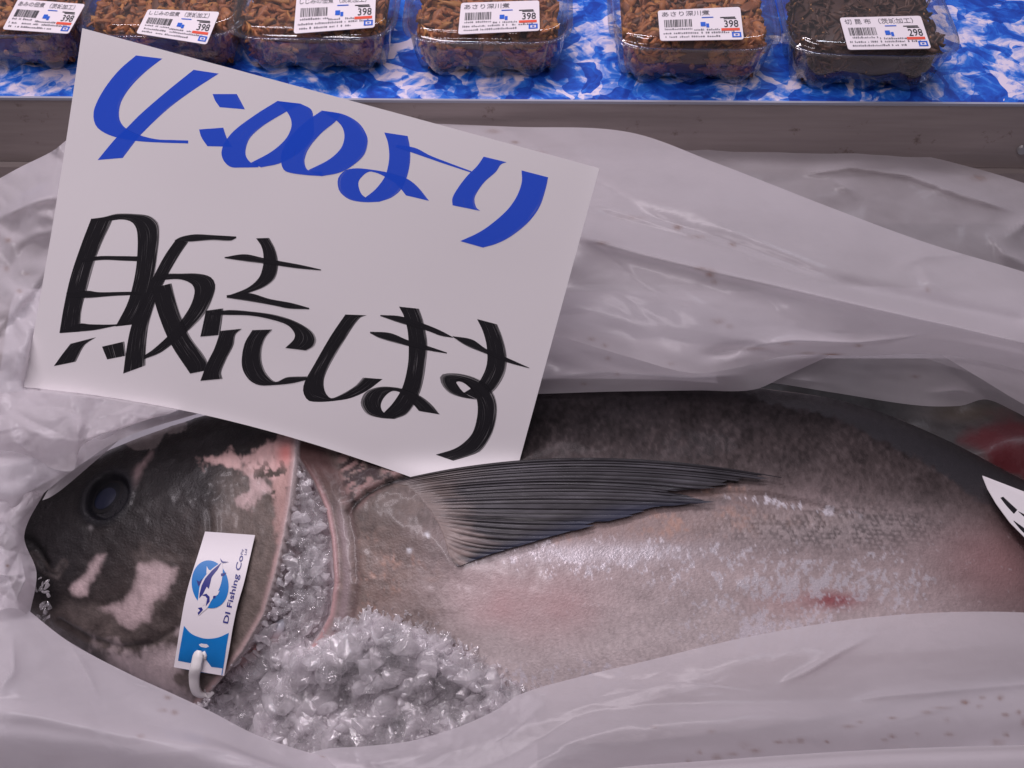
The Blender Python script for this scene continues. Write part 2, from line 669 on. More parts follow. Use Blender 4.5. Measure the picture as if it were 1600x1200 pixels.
def steel_mat(name, color):
    m, nt, b, out = newmat(name)
    tc = nt.nodes.new('ShaderNodeTexCoord')
    mp = nd(nt, 'ShaderNodeMapping')
    mp.inputs['Scale'].default_value = (3, 40, 40)
    nt.links.new(tc.outputs['Object'], mp.inputs['Vector'])
    n = nd(nt, 'ShaderNodeTexNoise')
    n.inputs['Scale'].default_value = 6
    n.inputs['Detail'].default_value = 6
    nt.links.new(mp.outputs[0], n.inputs['Vector'])
    n2 = nd(nt, 'ShaderNodeTexNoise')
    n2.inputs['Scale'].default_value = 38
    n2.inputs['Detail'].default_value = 8
    n2.inputs['Roughness'].default_value = 0.7
    nt.links.new(tc.outputs['Object'], n2.inputs['Vector'])
    cr = nd(nt, 'ShaderNodeValToRGB')
    e = cr.color_ramp.elements
    e[0].position = 0.60
    e[0].color = (0, 0, 0, 1)
    e[1].position = 0.72
    e[1].color = (1, 1, 1, 1)
    nt.links.new(n2.outputs['Fac'], cr.inputs['Fac'])
    mx = nd(nt, 'ShaderNodeMix', data_type='RGBA')
    mx.inputs['A'].default_value = (*[c * 0.78 for c in color], 1)
    mx.inputs['B'].default_value = (*[c * 1.15 for c in color], 1)
    nt.links.new(n.outputs['Fac'], mx.inputs['Factor'])
    mx2 = nd(nt, 'ShaderNodeMix', data_type='RGBA')
    mx2.inputs['B'].default_value = (0.10, 0.055, 0.03, 1)
    nt.links.new(cr.outputs['Color'], mx2.inputs['Factor'])
    nt.links.new(mx.outputs['Result'], mx2.inputs['A'])
    nt.links.new(mx2.outputs['Result'], b.inputs['Base Color'])
    b.inputs['Metallic'].default_value = 0.35
    b.inputs['Roughness'].default_value = 0.5
    return m


M = {}
M['steel'] = steel_mat('dull_steel', (0.39, 0.335, 0.32))
M['ice_print'] = ice_print_mat()
M['lip'] = plain('shelf_lip', (0.36, 0.37, 0.45), 0.5)
M['paper'] = plain('white_card', (0.80, 0.77, 0.78), 0.55, 0.3, noise=0.02, nscale=9)
M['paper_edge'] = plain('card_edge', (0.7, 0.68, 0.68), 0.6)
M['blue_ink'] = ink_mat('blue_ink', (0.010, 0.085, 0.72), 0.35)
M['black_ink'] = ink_mat('black_ink', (0.012, 0.011, 0.014), 1.0)
M['film1'] = film_mat('thin_film', 0.44)
M['film2'] = film_mat('milky_film', 0.62)
M['film3'] = film_mat('thick_film', 0.66)
M['fish'] = vcol_mat('tuna_skin', rough_attr='rough', metal_attr='metal', wet_attr='wet', spec_attr='gloss', bump=0.4, bscale=700)
M['fin'] = vcol_mat('fin_skin', rough=0.45, spec=0.3, coat=0.10)
M['clear'] = clear_mat('clear_plastic')
M['ice'] = ice_mat('crushed_ice')
M['food'] = vcol_mat('simmered_clams', rough=0.6, coat=0.08, bump=0.4, bscale=500)
M['flesh'] = vcol_mat('raw_flesh', rough=0.4, coat=0.1, bump=0.3, bscale=260)
M['white_plastic'] = plain('white_plastic', (0.80, 0.78, 0.77), 0.35)
M['label_white'] = plain('label_white', (0.82, 0.76, 0.80), 0.4)
M['print_black'] = plain('print_black', (0.03, 0.03, 0.035), 0.5)
M['print_grey'] = plain('print_grey', (0.16, 0.15, 0.17), 0.5)
M['print_blue'] = plain('print_blue', (0.02, 0.12, 0.6), 0.5)
M['print_red'] = plain('print_red', (0.75, 0.09, 0.05), 0.5)
M['tag_white'] = plain('tag_white', (0.80, 0.76, 0.79), 0.35)
M['tag_blue'] = plain('tag_blue', (0.0, 0.19, 0.56), 0.35)
M['tag_navy'] = plain('tag_navy', (0.02, 0.025, 0.22), 0.35)
M['eye'] = plain('eye_dark', (0.006, 0.007, 0.011), 0.5, 0.2)
M['pupil'] = plain('eye_pupil', (0.009, 0.013, 0.034), 0.35, 0.3)
M['eye_ring'] = plain('eye_ring', (0.011, 0.010, 0.012), 0.5, 0.2)
M['membrane'] = vcol_mat('gill_membrane', rough=0.3, coat=0.3)
M['screw'] = plain('screw_steel', (0.5, 0.5, 0.5), 0.3, metal=0.8)
# ================================================================== STRUCTURE: shelf, steel panel, counter
SHELF_Z = 0.17
eL = unz(-500., 149.5, SHELF_Z)
eR = unz(2100., 166.0, SHELF_Z)
ex = (eR - eL) / np.linalg.norm(eR - eL)
ey = np.array([-ex[1], ex[0], 0])
L = np.linalg.norm(eR - eL)


def slab(name, mat, x0, x1, y0, y1, z0, z1, parent=None):
    """box in the shelf's own directions; y measured back from its front edge"""
    V, Fc = boxverts(x0, x1, y0, y1, z0, z1)
    P = eL + V[:, :1] * ex + V[:, 1:2] * ey
    P[:, 2] = V[:, 2]
    return mesh(name, P, Fc, mat, parent, smooth=False)


tag(slab('shelf', M['steel'], 0, L, 0.002, 0.62, SHELF_Z - 0.022, SHELF_Z - 0.0012), kind='structure')
sh = tag(slab('shelf_sheet', M['ice_print'], 0, L, 0.0012, 0.62, SHELF_Z - 0.001, SHELF_Z), kind='structure')
tag(slab('shelf_lip', M['lip'], 0, L, -0.0010, 0.001, SHELF_Z - 0.0013, SHELF_Z + 0.0008), kind='structure')
tag(slab('panel', M['steel'], 0, L, 0.0, 0.0018, 0.112, SHELF_Z - 0.0016), kind='structure')
tag(slab('panel_flange', M['steel'], 0, L, -0.006, 0.0016, 0.060, 0.1115), kind='structure')
tag(slab('counter', M['steel'], 0, L, -0.80, 0.0, -0.06, -0.04), kind='structure')
tag(slab('counter_wall', M['steel'], 0, L, 0.02, 0.03, -0.04, 0.14), kind='structure')

# screw in the panel flange
rd_ = rays(1597., 233.)
s = CAM + rd_ * (((eL - CAM) @ ey) / (rd_ @ ey))
bm = bmesh.new()
bmesh.ops.create_cone(bm, cap_ends=True, segments=20, radius1=0.0042, radius2=0.0036, depth=0.0022)
for v in bm.verts:
    v.co = Vector((v.co.x, -v.co.z, v.co.y))
me = bpy.data.meshes.new('screw')
bm.to_mesh(me)
bm.free()
o = link('screw', me, M['screw'])
fr = (s - eL) @ ey
o.location = s - ey * (fr + 0.0009)
tag(o, 'small steel screw head in the grey metal panel', 'screw')

# ================================================================== TUNA
# silhouette in photo pixels: back line and belly line (the belly is hidden under film and ice)
YD = np.array([(4, 842), (12, 806), (32, 778), (78, 750), (140, 716), (200, 690), (300, 655), (430, 622), (600, 602), (800, 592),
               (1000, 592), (1100, 596), (1180, 606), (1300, 622), (1400, 652), (1500, 698), (1600, 750), (1700, 802), (1820, 862), (1950, 905), (2050, 922)], float)
YB = np.array([(4, 852), (12, 895), (32, 945), (78, 985), (140, 1020), (200, 1052), (300, 1092), (430, 1120), (600, 1145), (800, 1160),
               (1000, 1158), (1100, 1148), (1180, 1138), (1300, 1118), (1400, 1098), (1500, 1074), (1600, 1048), (1700, 1022), (1820, 992), (1950, 968), (2050, 965)], float)
_yx = np.arange(0, 2060.)


def crv(Q):
    return np.interp(_yx, *catmull(Q, 4000).T)


_yd, _yb = crv(YD), crv(YB)
yD = lambda x: np.interp(x, _yx, _yd)
yB = lambda x: np.interp(x, _yx, _yb)
TAU = math.radians(14)
DV = np.array([0, math.cos(TAU), math.sin(TAU)])       # towards the back
NV = np.array([0, -math.sin(TAU), math.cos(TAU)])      # out of the flank
th = np.linspace(0, 2 * np.pi, 181)
X0 = unz(6., 845., 0.05)[0] + 0.001
X1 = unz(2020., 930., 0.05)[0]


def section(X, Yc, a, Zc, br, T=th):
    n = 2.15
    c, s_ = np.cos(T), np.sin(T)
    cc = np.sign(c) * np.abs(c) ** (2 / n)
    ss = np.sign(s_) * np.abs(s_) ** (2 / n)
    return np.array([X, Yc, Zc]) + (a * cc)[:, None] * DV + (a * br * ss)[:, None] * NV


def brat(u):
    return np.interp(u, [0, .04, .15, .3, .6, .8, .93, 1], [.60, .60, .58, .60, .66, .68, .7, .6])


def zcen(u):
    return np.interp(u, [0, .05, .2, .5, .8, 1], [.058, .05, .040, .036, .034, .04])


us = np.r_[np.linspace(0, .03, 8)[:-1], np.linspace(.03, 1, 60)]
sol = []
Yc, a = unz(50., 845., .05)[1], 0.005
for u in us:
    X = X0 + u * (X1 - X0)
    for it in range(40):
        def res(q):
            px, py, _ = proj(section(X, q[0], q[1], zcen(u), brat(u)))
            return np.array([np.max(yD(px) - py), np.max(py - yB(px))])
        r = res((Yc, a))
        if np.abs(r).max() < 0.2:
            break
        e = 1e-4
        J = np.stack([(res((Yc + e, a)) - r) / e, (res((Yc, a + e)) - r) / e], 1)
        try:
            dq = np.linalg.solve(J + 1e-6 * np.eye(2), -r)
        except np.linalg.LinAlgError:
            break
        dq = np.clip(dq, -0.012, 0.012)
        Yc += dq[0]
        a = max(0.0015, a + dq[1])
    sol.append((Yc, a))
sol = np.array(sol)
for _ in range(2):
    k = sol.copy()
    k[8:-1] = 0.25 * sol[7:-2] + 0.5 * sol[8:-1] + 0.25 * sol[9:]
    sol = k
NU, NT = 1000, 430
uu = np.r_[np.linspace(0, 1, 240) ** 1.6 * .06, np.linspace(.06, .80, NU - 300)[1:], np.linspace(.80, 1, 62)[1:]]
tt = np.r_[np.linspace(-0.45, math.pi + .55, NT - 70), np.linspace(math.pi + .55, 2 * math.pi - .45, 71)[1:-1]]
S1 = np.interp(uu, us, sol[:, 0])
S2 = np.interp(uu, us, sol[:, 1])
S2[0] = 0.0006
n_ = 2.15
cc = np.sign(np.cos(tt)) * np.abs(np.cos(tt)) ** (2 / n_)
ss = np.sign(np.sin(tt)) * np.abs(np.sin(tt)) ** (2 / n_)
FP = np.zeros((len(uu), len(tt), 3))
FP[..., 0] = (X0 + uu * (X1 - X0))[:, None]
FP[..., 1] = S1[:, None]
FP[..., 2] = zcen(uu)[:, None]
FP += (S2[:, None] * cc)[..., None] * DV + (S2 * brat(uu))[:, None, None] * ss[None, :, None] * NV
# outward normals of the smooth body
dU = np.gradient(FP, axis=0)
dT = np.gradient(FP, axis=1)
NR = np.cross(dT, dU)
NR /= np.linalg.norm(NR, axis=2)[..., None] + 1e-15
ctr = np.stack([FP[..., 0], np.broadcast_to(S1[:, None], FP.shape[:2]), np.broadcast_to(zcen(uu)[:, None], FP.shape[:2])], -1)
NR *= np.sign(np.sum(NR * (FP - ctr), -1))[..., None] + 0.0
px, py, _ = proj(FP)
face = np.sum(NR * (CAM - FP), -1) > -0.02               # the flank that looks up at us
front = face.astype(float)

# ---- landmarks on the skin (photo pixels)
OPER = [(462, 600), (470, 660), (466, 720), (458, 790), (447, 850), (434, 905), (418, 960), (385, 1015), (345, 1062), (318, 1090), (290, 1110)]
COLL = [(452, 640), (468, 715), (490, 752), (508, 795), (517, 845), (521, 905), (514, 960), (496, 995), (470, 1030), (440, 1075), (400, 1120)]
GILL = OPER + COLL[::-1]
sdG = poly_sd(px, py, GILL)
dOp, sOp = seg_dist(px, py, OPER)
dCo, sCo = seg_dist(px, py, COLL)
disp = np.zeros_like(px)
disp -= 0.016 * sstep(-1, 7, sdG) * front
head = (poly_sd(px, py, [(0, 500)] + OPER + [(200, 1200), (0, 1200)]) > 0)
# swelling of the gill plate towards its free edge, with a thin lip
disp += np.where(head, 0.0042 * np.exp(-dOp / 55) + 0.0009 * np.exp(-((dOp - 4) / 5) ** 2), 0) * front
# collar: two ridges behind the gill slit
tr = (~head) & (sdG < 0)
disp += np.where(tr, 0.0009 * np.exp(-((dCo - 4) / 4.) ** 2) + 0.0006 * np.exp(-((dCo - 22) / 9.) ** 2) - 0.0006 * np.exp(-((dCo - 37) / 7.) ** 2), 0) * front
disp += np.where(tr, -0.0018 * np.exp(-dCo / 70), 0) * front
# cheek plates: curved grooves
PRE = [(322, 770), (330, 820), (327, 880), (312, 935), (282, 978), (240, 1004), (190, 1010), (140, 996), (95, 968)]
dP, sP = seg_dist(px, py, PRE)
fP = sstep(770, 850, py)
disp += (-0.0006 * np.exp(-(dP / 4.0) ** 2) + 0.0006 * np.exp(-((dP - 10) / 8) ** 2)) * front * fP
JAW = [(52, 868), (72, 892), (88, 898), (100, 880)]
dJ, _ = seg_dist(px, py, JAW)
disp += -0.0004 * np.exp(-(dJ / 4.0) ** 2) * front
MOUTH = [(28, 838), (48, 846), (62, 862), (70, 880)]
dM, _ = seg_dist(px, py, MOUTH)
disp += -0.0015 * np.exp(-(dM / 7.0) ** 2) * front
# eye socket
EYE = (168., 776.)
ang = math.radians(-52)
ex_ = (px - EYE[0]) * math.cos(ang) + (py - EYE[1]) * math.sin(ang)
ey_ = -(px - EYE[0]) * math.sin(ang) + (py - EYE[1]) * math.cos(ang)
rE = np.hypot(ex_ / 40, ey_ / 29)
disp += (-0.0052 * sstep(1.05, .8, rE) + 0.0008 * np.exp(-((rE - 1.15) / .2) ** 2)) * front
# wrinkled skin behind the collar, fleshy fin base
wr = poly_sd(px, py, [(520, 690), (640, 735), (560, 800), (530, 790)])
disp += sstep(-6, 12, wr) * 0.0014 * (fbm(px - .6 * py, py + .5 * px, 16, 7, 11, 3) - .5) * front
FBASE = [(548, 798), (600, 757), (650, 768), (690, 805), (712, 850), (704, 882), (640, 860), (575, 826)]
sdF = poly_sd(px, py, FBASE)
disp += 0.0028 * sstep(-30, 34, sdF) * front
SLIT = [(546, 798), (556, 784), (575, 769), (600, 756), (640, 742)]
dSl, _s = seg_dist(px, py, SLIT)
disp += -0.0028 * np.exp(-(dSl / 5.0) ** 2) * front
# slot in which the fin folds away, running on behind its tip
SLOT = [(1040, 770), (1110, 764), (1190, 770), (1260, 783), (1310, 797)]
dS, sS = seg_dist(px, py, SLOT)
disp += (-0.0012 * np.exp(-((dS - 3) / 4) ** 2) * (sS < 0) + 0.0006 * np.exp(-((dS - 4) / 6) ** 2) * (sS > 0)) * front
# gentle lumps everywhere
disp += .0007 * (fbm(px, py, 14, 14, 62, 3) - .5) * front * (head | (px < 720))
disp += 0.0016 * (fbm(px, py, 170, 90, 5, 3) - .5) * front + 0.0004 * (fbm(px, py, 22, 16, 9, 3) - .5) * front

# ---- scales: staggered rows, real relief
cw, ch = 11.5, 8.0
lx = px + 0.10 * py + 5 * (vnoise(px, py, 30, 24, 33) - .5) + 4 * (vnoise(px, py, 11, 9, 34) - .5)
ly = py - 0.055 * (px - 1000) + 4 * (vnoise(px, py, 28, 30, 35) - .5) + 3 * (vnoise(px, py, 10, 10, 36) - .5)
row = np.floor(ly / ch)
uxs = (lx + (row % 2) * cw / 2) / cw
cu = uxs - np.floor(uxs) - .5
cv = ly / ch - row - .5
cellr = _tab[40][(row.astype(int)) & 255, np.floor(uxs).astype(int) & 255]
scl = np.clip(1 - (np.abs(cu) * 1.5 + np.abs(cv) * 1.2) ** 2, -0.3, 1)
strong = np.exp(-(((px - 1270) / 210) ** 2 + ((py - 822 - .02 * (px - 1200)) / 36) ** 2)) * (px > 950)
weak = sstep(820, 980, px) * sstep(690, 790, py)
am = np.clip(strong * 1.0 + weak * 0.10, 0, 1) * (sdG < -5) * front
disp += 0.00055 * am * scl

# ---- colours
def C(*c):
    return np.array(c)


def lay(base, color, m):
    return base + (np.asarray(color) - base) * m[..., None]


t = np.clip((py - yD(px)) / (yB(px) - yD(px)), 0, 1)
streak = .6 * fbm(px, py, 5, 7, 13, 3) + .4 * fbm(px, py, 30, 34, 15, 4)
mott = fbm(px, py, 60, 40, 21, 4)
fine = fbm(px, py, 9, 9, 30, 3)
# trunk: dark back, mottled flank, pale belly
lev = py - np.interp(px, [500, 900, 1100, 1250, 1400, 1500, 1600, 1700], [690, 690, 690, 690, 708, 738, 785, 840])
base = np.zeros(FP.shape) + C(.018, .015, .017)
base = lay(base, C(.030, .024, .025), sstep(-95, -10, lev + (mott - .5) * 55))
base = lay(base, C(.085, .065, .064), sstep(-25, 70, lev + (mott - .5) * 45))
base = lay(base, C(.27, .20, .20), sstep(40, 135, lev + (mott - .5) * 35))
base = lay(base, C(.46, .38, .375), sstep(100, 230, lev + (mott - .5) * 30))
base = lay(base, C(.57, .50, .49), sstep(205, 330, lev))
# dark grain
g = sstep(.50, .30, streak) * sstep(230, 40, lev)
base *= (1 - 0.42 * g)[..., None]
g2 = sstep(.52, .72, streak) * sstep(-90, 20, lev) * sstep(260, 90, lev)
base = lay(base, C(.30, .24, .24), g2 * .12)
base *= (0.70 + 0.34 * fbm(px, py, 3.5, 8, 17, 2) + .26 * fbm(px, py, 40, 30, 18, 4))[..., None]
# smooth dark band along the back
BAND = [(1120, 590), (1200, 628), (1300, 652), (1390, 694), (1470, 738), (1530, 782), (1600, 832), (1700, 890), (1700, 760), (1500, 660), (1300, 600)]
bnd = sstep(-4, 5, poly_sd(px, py, BAND) + (fine - .5) * 16)
base = lay(base, C(.030, .029, .033), bnd)
base = lay(base, C(.03, .028, .03), sstep(24, 4, py - yD(px)) * (px > 700))
# scales
base = lay(base, C(.44, .385, .38), np.clip(strong * 1.2, 0, 1) * .6 * front)
edge = sstep(.15, .85, np.clip(np.abs(cu) * 1.5 + np.abs(cv) * 1.2, 0, 1.2))
base *= (1 - np.clip(strong * 1.3, 0, 1) * 0.46 * edge * (.25 + 1.0 * cellr).clip(0, 1) * front)[..., None]
dk = np.exp(-(((px - 1330) / 150) ** 2 + ((py - 815) / 45) ** 2)) * (cellr > .55) * edge
base *= (1 - .35 * dk.clip(0, 1))[..., None]
# darker, brown tail end
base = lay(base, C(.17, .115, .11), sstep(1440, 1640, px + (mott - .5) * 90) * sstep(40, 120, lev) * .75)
# shoulder in front of the fin: olive brown
sh_ = sstep(760, 560, px + (mott - .5) * 120) * (~head) * sstep(1060, 930, py + (px - 560) * -.25 + (mott - .5) * 80)
base = lay(base, C(.150, .118, .103), sh_ * .92)
base = lay(base, C(.07, .055, .05), sh_ * sstep(.52, .38, streak) * .65)
base = lay(base, C(.27, .205, .18), sh_ * sstep(.55, .72, fbm(px, py, 26, 18, 61, 4)) * .6)
wrm = sstep(-5, 15, wr)
wn = fbm(px - .6 * py, py + .5 * px, 16, 7, 11, 3)
base = lay(base, C(.30, .185, .175), wrm * sstep(.42, .58, wn))
base = lay(base, C(.05, .032, .034), wrm * sstep(.48, .38, wn))
# coppery gleams put into the skin colour
og = sstep(.56, .72, .6 * fbm(px, py, 34, 20, 44, 3) + .4 * fbm(px, py, 5, 6, 45, 2))
cop = np.clip(np.exp(-(((px - 600) / 60) ** 2 + ((py - 905) / 70) ** 2)) * 1.2 + np.exp(-(((px - 1010) / 190) ** 2 + ((py - 825 + .09 * (px - 1000)) / 22) ** 2)) * 1.3
              + np.exp(-(((px - 1110) / 70) ** 2 + ((py - 768) / 8) ** 2)) * 1.6, 0, 1) * (~head)
base = lay(base, C(.50, .29, .22), cop * og * .7)
base = lay(base, C(.40, .27, .23), cop * .3 * (.4 + 1.2 * fine))
# pink flush and red bruise
base = lay(base, C(.56, .33, .33), np.clip(np.exp(-(((px - 830) / 110) ** 2 + ((py - 945) / 55) ** 2)) * (.3 + .9 * mott), 0, 1) * .75 * front)
base = lay(base, C(.36, .20, .20), np.exp(-(((px - 1560) / 90) ** 2 + ((py - 880) / 60) ** 2)) * .6 * front)
br_ = np.exp(-(((px - 1300) / 44) ** 2 + ((py - 938) / 13) ** 2)) * (.55 + .8 * fbm(px, py, 18, 12, 47, 3))
base = lay(base, C(.30, .085, .095), np.clip(br_ * .95, 0, 1) * front)
base = lay(base, C(.52, .30, .29), np.clip(np.exp(-(((px - 1230) / 60) ** 2 + ((py - 945) / 25) ** 2)), 0, 1) * .35 * front)
# silver flecks in the skin, plus a sheen band painted into the colour
fl = .45 * fbm(px, py, 22, 16, 51, 3) + .55 * fbm(px + .3 * py, py, 4.2, 6.5, 55, 2)
zone = np.clip(1.15 * np.exp(-(((px - 960) / 170) ** 2 + ((py - 872) / 24) ** 2)) + .9 * np.exp(-(((px - 1290) / 90) ** 2 + ((py - 900) / 38) ** 2))
               + .72 * np.exp(-(((px - 1180) / 120) ** 2 + ((py - 940) / 65) ** 2)) + .9 * np.exp(-(((px - 1230) / 90) ** 2 + ((py - 985) / 20) ** 2))
               + .75 * np.exp(-(((px - 1390) / 60) ** 2 + ((py - 935) / 45) ** 2)) + .45 * np.exp(-(((px - 900) / 120) ** 2 + ((py - 1060) / 30) ** 2))
               + 1.0 * np.exp(-(((px - 1220) / 90) ** 2 + ((py - 782 - .17 * (px - 1200)) / 7) ** 2)), 0, 1.2)
silv = sstep(.66, .73, fl + zone * .185) * sstep(.05, .25, zone) * (sdG < -10) * front
silv = np.maximum(silv, np.exp(-(((px - 930) / 140) ** 2 + ((py - 864 + .01 * (px - 930)) / 17) ** 2)) * (.45 + .9 * fl) * front)
base = lay(base, C(.80, .77, .83), silv * .58)
dots = sstep(.80, .90, fbm(px, py, 5, 5, 53, 2)) * sstep(760, 860, py) * (px > 820) * front
base = lay(base, C(.6, .57, .6), dots * .3)
# fine scale hatching on the belly
hat = np.clip(weak * sstep(880, 960, py), 0, 1)
base *= (1 - .10 * hat * edge * (.3 + 1.2 * cellr))[..., None]
base = lay(base, C(.125, .097, .088) , sstep(-26, 20, sdF + (mott - .5) * 50) * .4)
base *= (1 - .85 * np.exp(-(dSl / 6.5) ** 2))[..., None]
# small white glints painted on as shoulder colour
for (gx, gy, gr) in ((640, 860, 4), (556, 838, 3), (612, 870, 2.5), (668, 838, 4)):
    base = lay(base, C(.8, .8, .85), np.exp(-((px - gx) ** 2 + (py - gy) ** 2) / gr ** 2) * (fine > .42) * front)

# head: dark, scuffed, with pale raw patches
hcol = np.zeros(FP.shape) + C(.050, .038, .035)
hm = fbm(px, py, 46, 46, 33, 4)
hcol = lay(hcol, C(.12, .096, .088), sstep(.42, .66, hm) * sstep(700, 900, py + .5 * (px - 200)))
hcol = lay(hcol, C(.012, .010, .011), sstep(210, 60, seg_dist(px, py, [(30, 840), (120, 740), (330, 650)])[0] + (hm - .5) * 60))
hcol = lay(hcol, C(.17, .135, .118), sstep(300, 400, px + (hm - .5) * 60) * sstep(700, 800, py) * .85)
hcol *= (.50 + .55 * fbm(px, py, 10, 10, 36, 3) + .45 * fbm(px, py, 3.5, 3.5, 37, 2))[..., None]
er = (fbm(px, py, 20, 20, 38, 5) - .5) * 44 + (fbm(px, py, 4, 9, 39, 2) - .5) * 9
pink = C(.48, .37, .37)


def patch(c, poly, color, soft=5, k=1.0):
    pn = (.62 + .35 * fbm(px, py, 24, 30, 71, 3) + .35 * fbm(px, py, 4, 9, 72, 2))[..., None]
    s_ = poly_sd(px, py, poly)
    m_ = sstep(-soft, soft, s_ + er * k) * (.72 + .28 * sstep(0, 12, s_))
    return c + (np.asarray(color) * pn - c) * m_[..., None]


hcol = patch(hcol, [(318, 716), (370, 706), (420, 688), (468, 674), (468, 730), (462, 790), (448, 800), (440, 770), (400, 740), (350, 735)], C(.55, .36, .34))
hcol = patch(hcol, [(372, 795), (395, 750), (420, 745), (440, 780), (400, 775), (384, 796)], C(.52, .38, .37))
hcol = patch(hcol, [(422, 760), (470, 690), (464, 770), (448, 850), (432, 905), (424, 900), (438, 830)], C(.46, .29, .265), k=.6)
hcol = lay(hcol, C(.66, .20, .18), np.exp(-(((px - 449) / 14) ** 2 + ((py - 712) / 17) ** 2)) * .8)
# branching dark specks over the pink
sp = sstep(.58, .64, fbm(px, py, 13, 13, 59, 4)) * np.exp(-(((px - 425) / 42) ** 2 + ((py - 755) / 34) ** 2))
hcol = lay(hcol, C(.08, .06, .05), np.clip(sp * 1.3, 0, 1))
hcol = patch(hcol, [(104, 920), (135, 895), (150, 868), (168, 864), (152, 892), (140, 912), (138, 934), (118, 930)], pink, k=.35)
hcol = patch(hcol, [(216, 880), (245, 878), (276, 888), (262, 925), (240, 945), (232, 970), (212, 984), (185, 972), (176, 958), (152, 950), (165, 944), (190, 942), (208, 920)], pink, k=.4)
hcol = patch(hcol, [(196, 768), (212, 726), (236, 708), (222, 742), (203, 772)], C(.38, .27, .27), k=.3)
hcol = patch(hcol, [(150, 1000), (210, 1016), (268, 1002), (292, 985), (285, 1060), (300, 1100), (200, 1060)], C(.50, .41, .41), 12, 1.4)
hcol = patch(hcol, [(190, 690), (215, 672), (250, 660), (285, 652), (300, 662), (240, 690), (200, 702)], C(.26, .22, .21), 3, .8)
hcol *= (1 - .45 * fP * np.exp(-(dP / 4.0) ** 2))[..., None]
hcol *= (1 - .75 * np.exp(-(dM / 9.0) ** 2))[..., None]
hcol = lay(hcol, C(.16, .13, .12), np.exp(-((dJ - 4) / 4.0) ** 2) * .45 * fine)
hcol = lay(hcol, C(.45, .42, .42), np.exp(-((px - 142) ** 2 + (py - 824) ** 2) / 16.) * .8)
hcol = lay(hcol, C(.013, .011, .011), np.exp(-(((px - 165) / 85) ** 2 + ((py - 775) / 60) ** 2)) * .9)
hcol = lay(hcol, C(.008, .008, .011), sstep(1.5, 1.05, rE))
# free edge of the gill plate
rim = np.exp(-((dOp - 5) / 5.0) ** 2)
hcol = lay(hcol, C(.52, .37, .36), rim * .75)
hcol = lay(hcol, C(.50, .47, .47), np.exp(-((dOp - 1) / 2.2) ** 2) * .6)
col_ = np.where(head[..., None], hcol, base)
# collar: pink lip, grey ridge, brown groove
cl = np.exp(-((dCo - 4) / 4.5) ** 2) * tr
col_ = lay(col_, C(.50, .31, .31), cl * sstep(700, 780, py))
col_ = lay(col_, C(.30, .23, .235), np.exp(-((dCo - 21) / 8.) ** 2) * tr * sstep(760, 830, py))
col_ = lay(col_, C(.13, .085, .08), np.exp(-((dCo - 37) / 5.) ** 2) * tr * .8)
col_ = lay(col_, C(.10, .05, .048), sstep(810, 720, py) * sstep(55, 25, dCo) * tr * .85)
ing = sstep(-2, 5, sdG)
col_ = lay(col_, C(.66, .58, .60), ing)
col_ = np.where(face[..., None], col_, np.where((np.arange(len(tt)) < 40)[None, :, None], C(.03, .028, .03), C(.4, .34, .33)))
rough = np.clip(.52 - .14 * sstep(120, 190, lev) * (~head) - .12 * silv - .08 * bnd + .3 * (fine - .5) - .03 * head + .28 * sstep(60, -40, lev) * (~head) * (1 - bnd), .25, .9)
metal = np.clip(silv * .22 + strong * .2 * (1 - edge), 0, .6) * front
wet = np.where(head, .12, .03 + .20 * sstep(40, 150, lev)) * np.ones_like(px)
gloss = np.where(head, .30, .10 + .30 * sstep(0, 130, lev) + .12 * bnd)
P = FP + NR * disp[..., None]
tuna = empty('tuna', (float(FP[480, 0, 0]), float(S1[480]), -0.035))
tag(tuna, 'whole dark-backed tuna with silvery pink belly lying on crushed ice', 'fish')
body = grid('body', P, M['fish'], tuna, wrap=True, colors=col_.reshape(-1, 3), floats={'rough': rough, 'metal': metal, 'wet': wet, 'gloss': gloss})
BV = bvh_of(body)
print('tuna', P.reshape(-1, 3).min(0), P.reshape(-1, 3).max(0), 'a', S2[::100].round(3))


def on_body(px_, py_, lift=0.0, toward=0.0):
    p, n, d = hit(BV, px_, py_)
    if p is None:
        return None
    return p + n * lift


def body_depth(px_, py_):
    p, n, d = hit(BV, px_, py_)
    return d


# ---- eye
def eye_disc(name, r, lift, bulge, mat, cx=0, cy=0, rr=1.32):
    A = np.linspace(0, 2 * np.pi, 40, endpoint=False)
    R_ = np.linspace(0, 1, 10)
    c0, n0, _ = hit(BV, EYE[0], EYE[1])
    e1 = on_body(EYE[0] + 10 * math.cos(ang), EYE[1] + 10 * math.sin(ang)) - c0
    e1 -= n0 * (e1 @ n0)
    e1 /= np.linalg.norm(e1)
    e2 = np.cross(n0, e1)
    c = c0 + e1 * cx + e2 * cy + n0 * lift
    G = c + r * R_[:, None, None] * (rr * np.cos(A)[None, :, None] * e1 + np.sin(A)[None, :, None] * e2) + (bulge * (1 - R_ ** 2))[:, None, None] * n0
    return grid(name, G, mat, tuna, wrap=True)


eye_disc('eye_ring', .0090, .0002, .0005, M['eye_ring'])
eye_disc('eye', .0074, .0004, .0007, M['eye'])
eye_disc('pupil', .0060, .0007, .0007, M['pupil'], cx=-.0012)

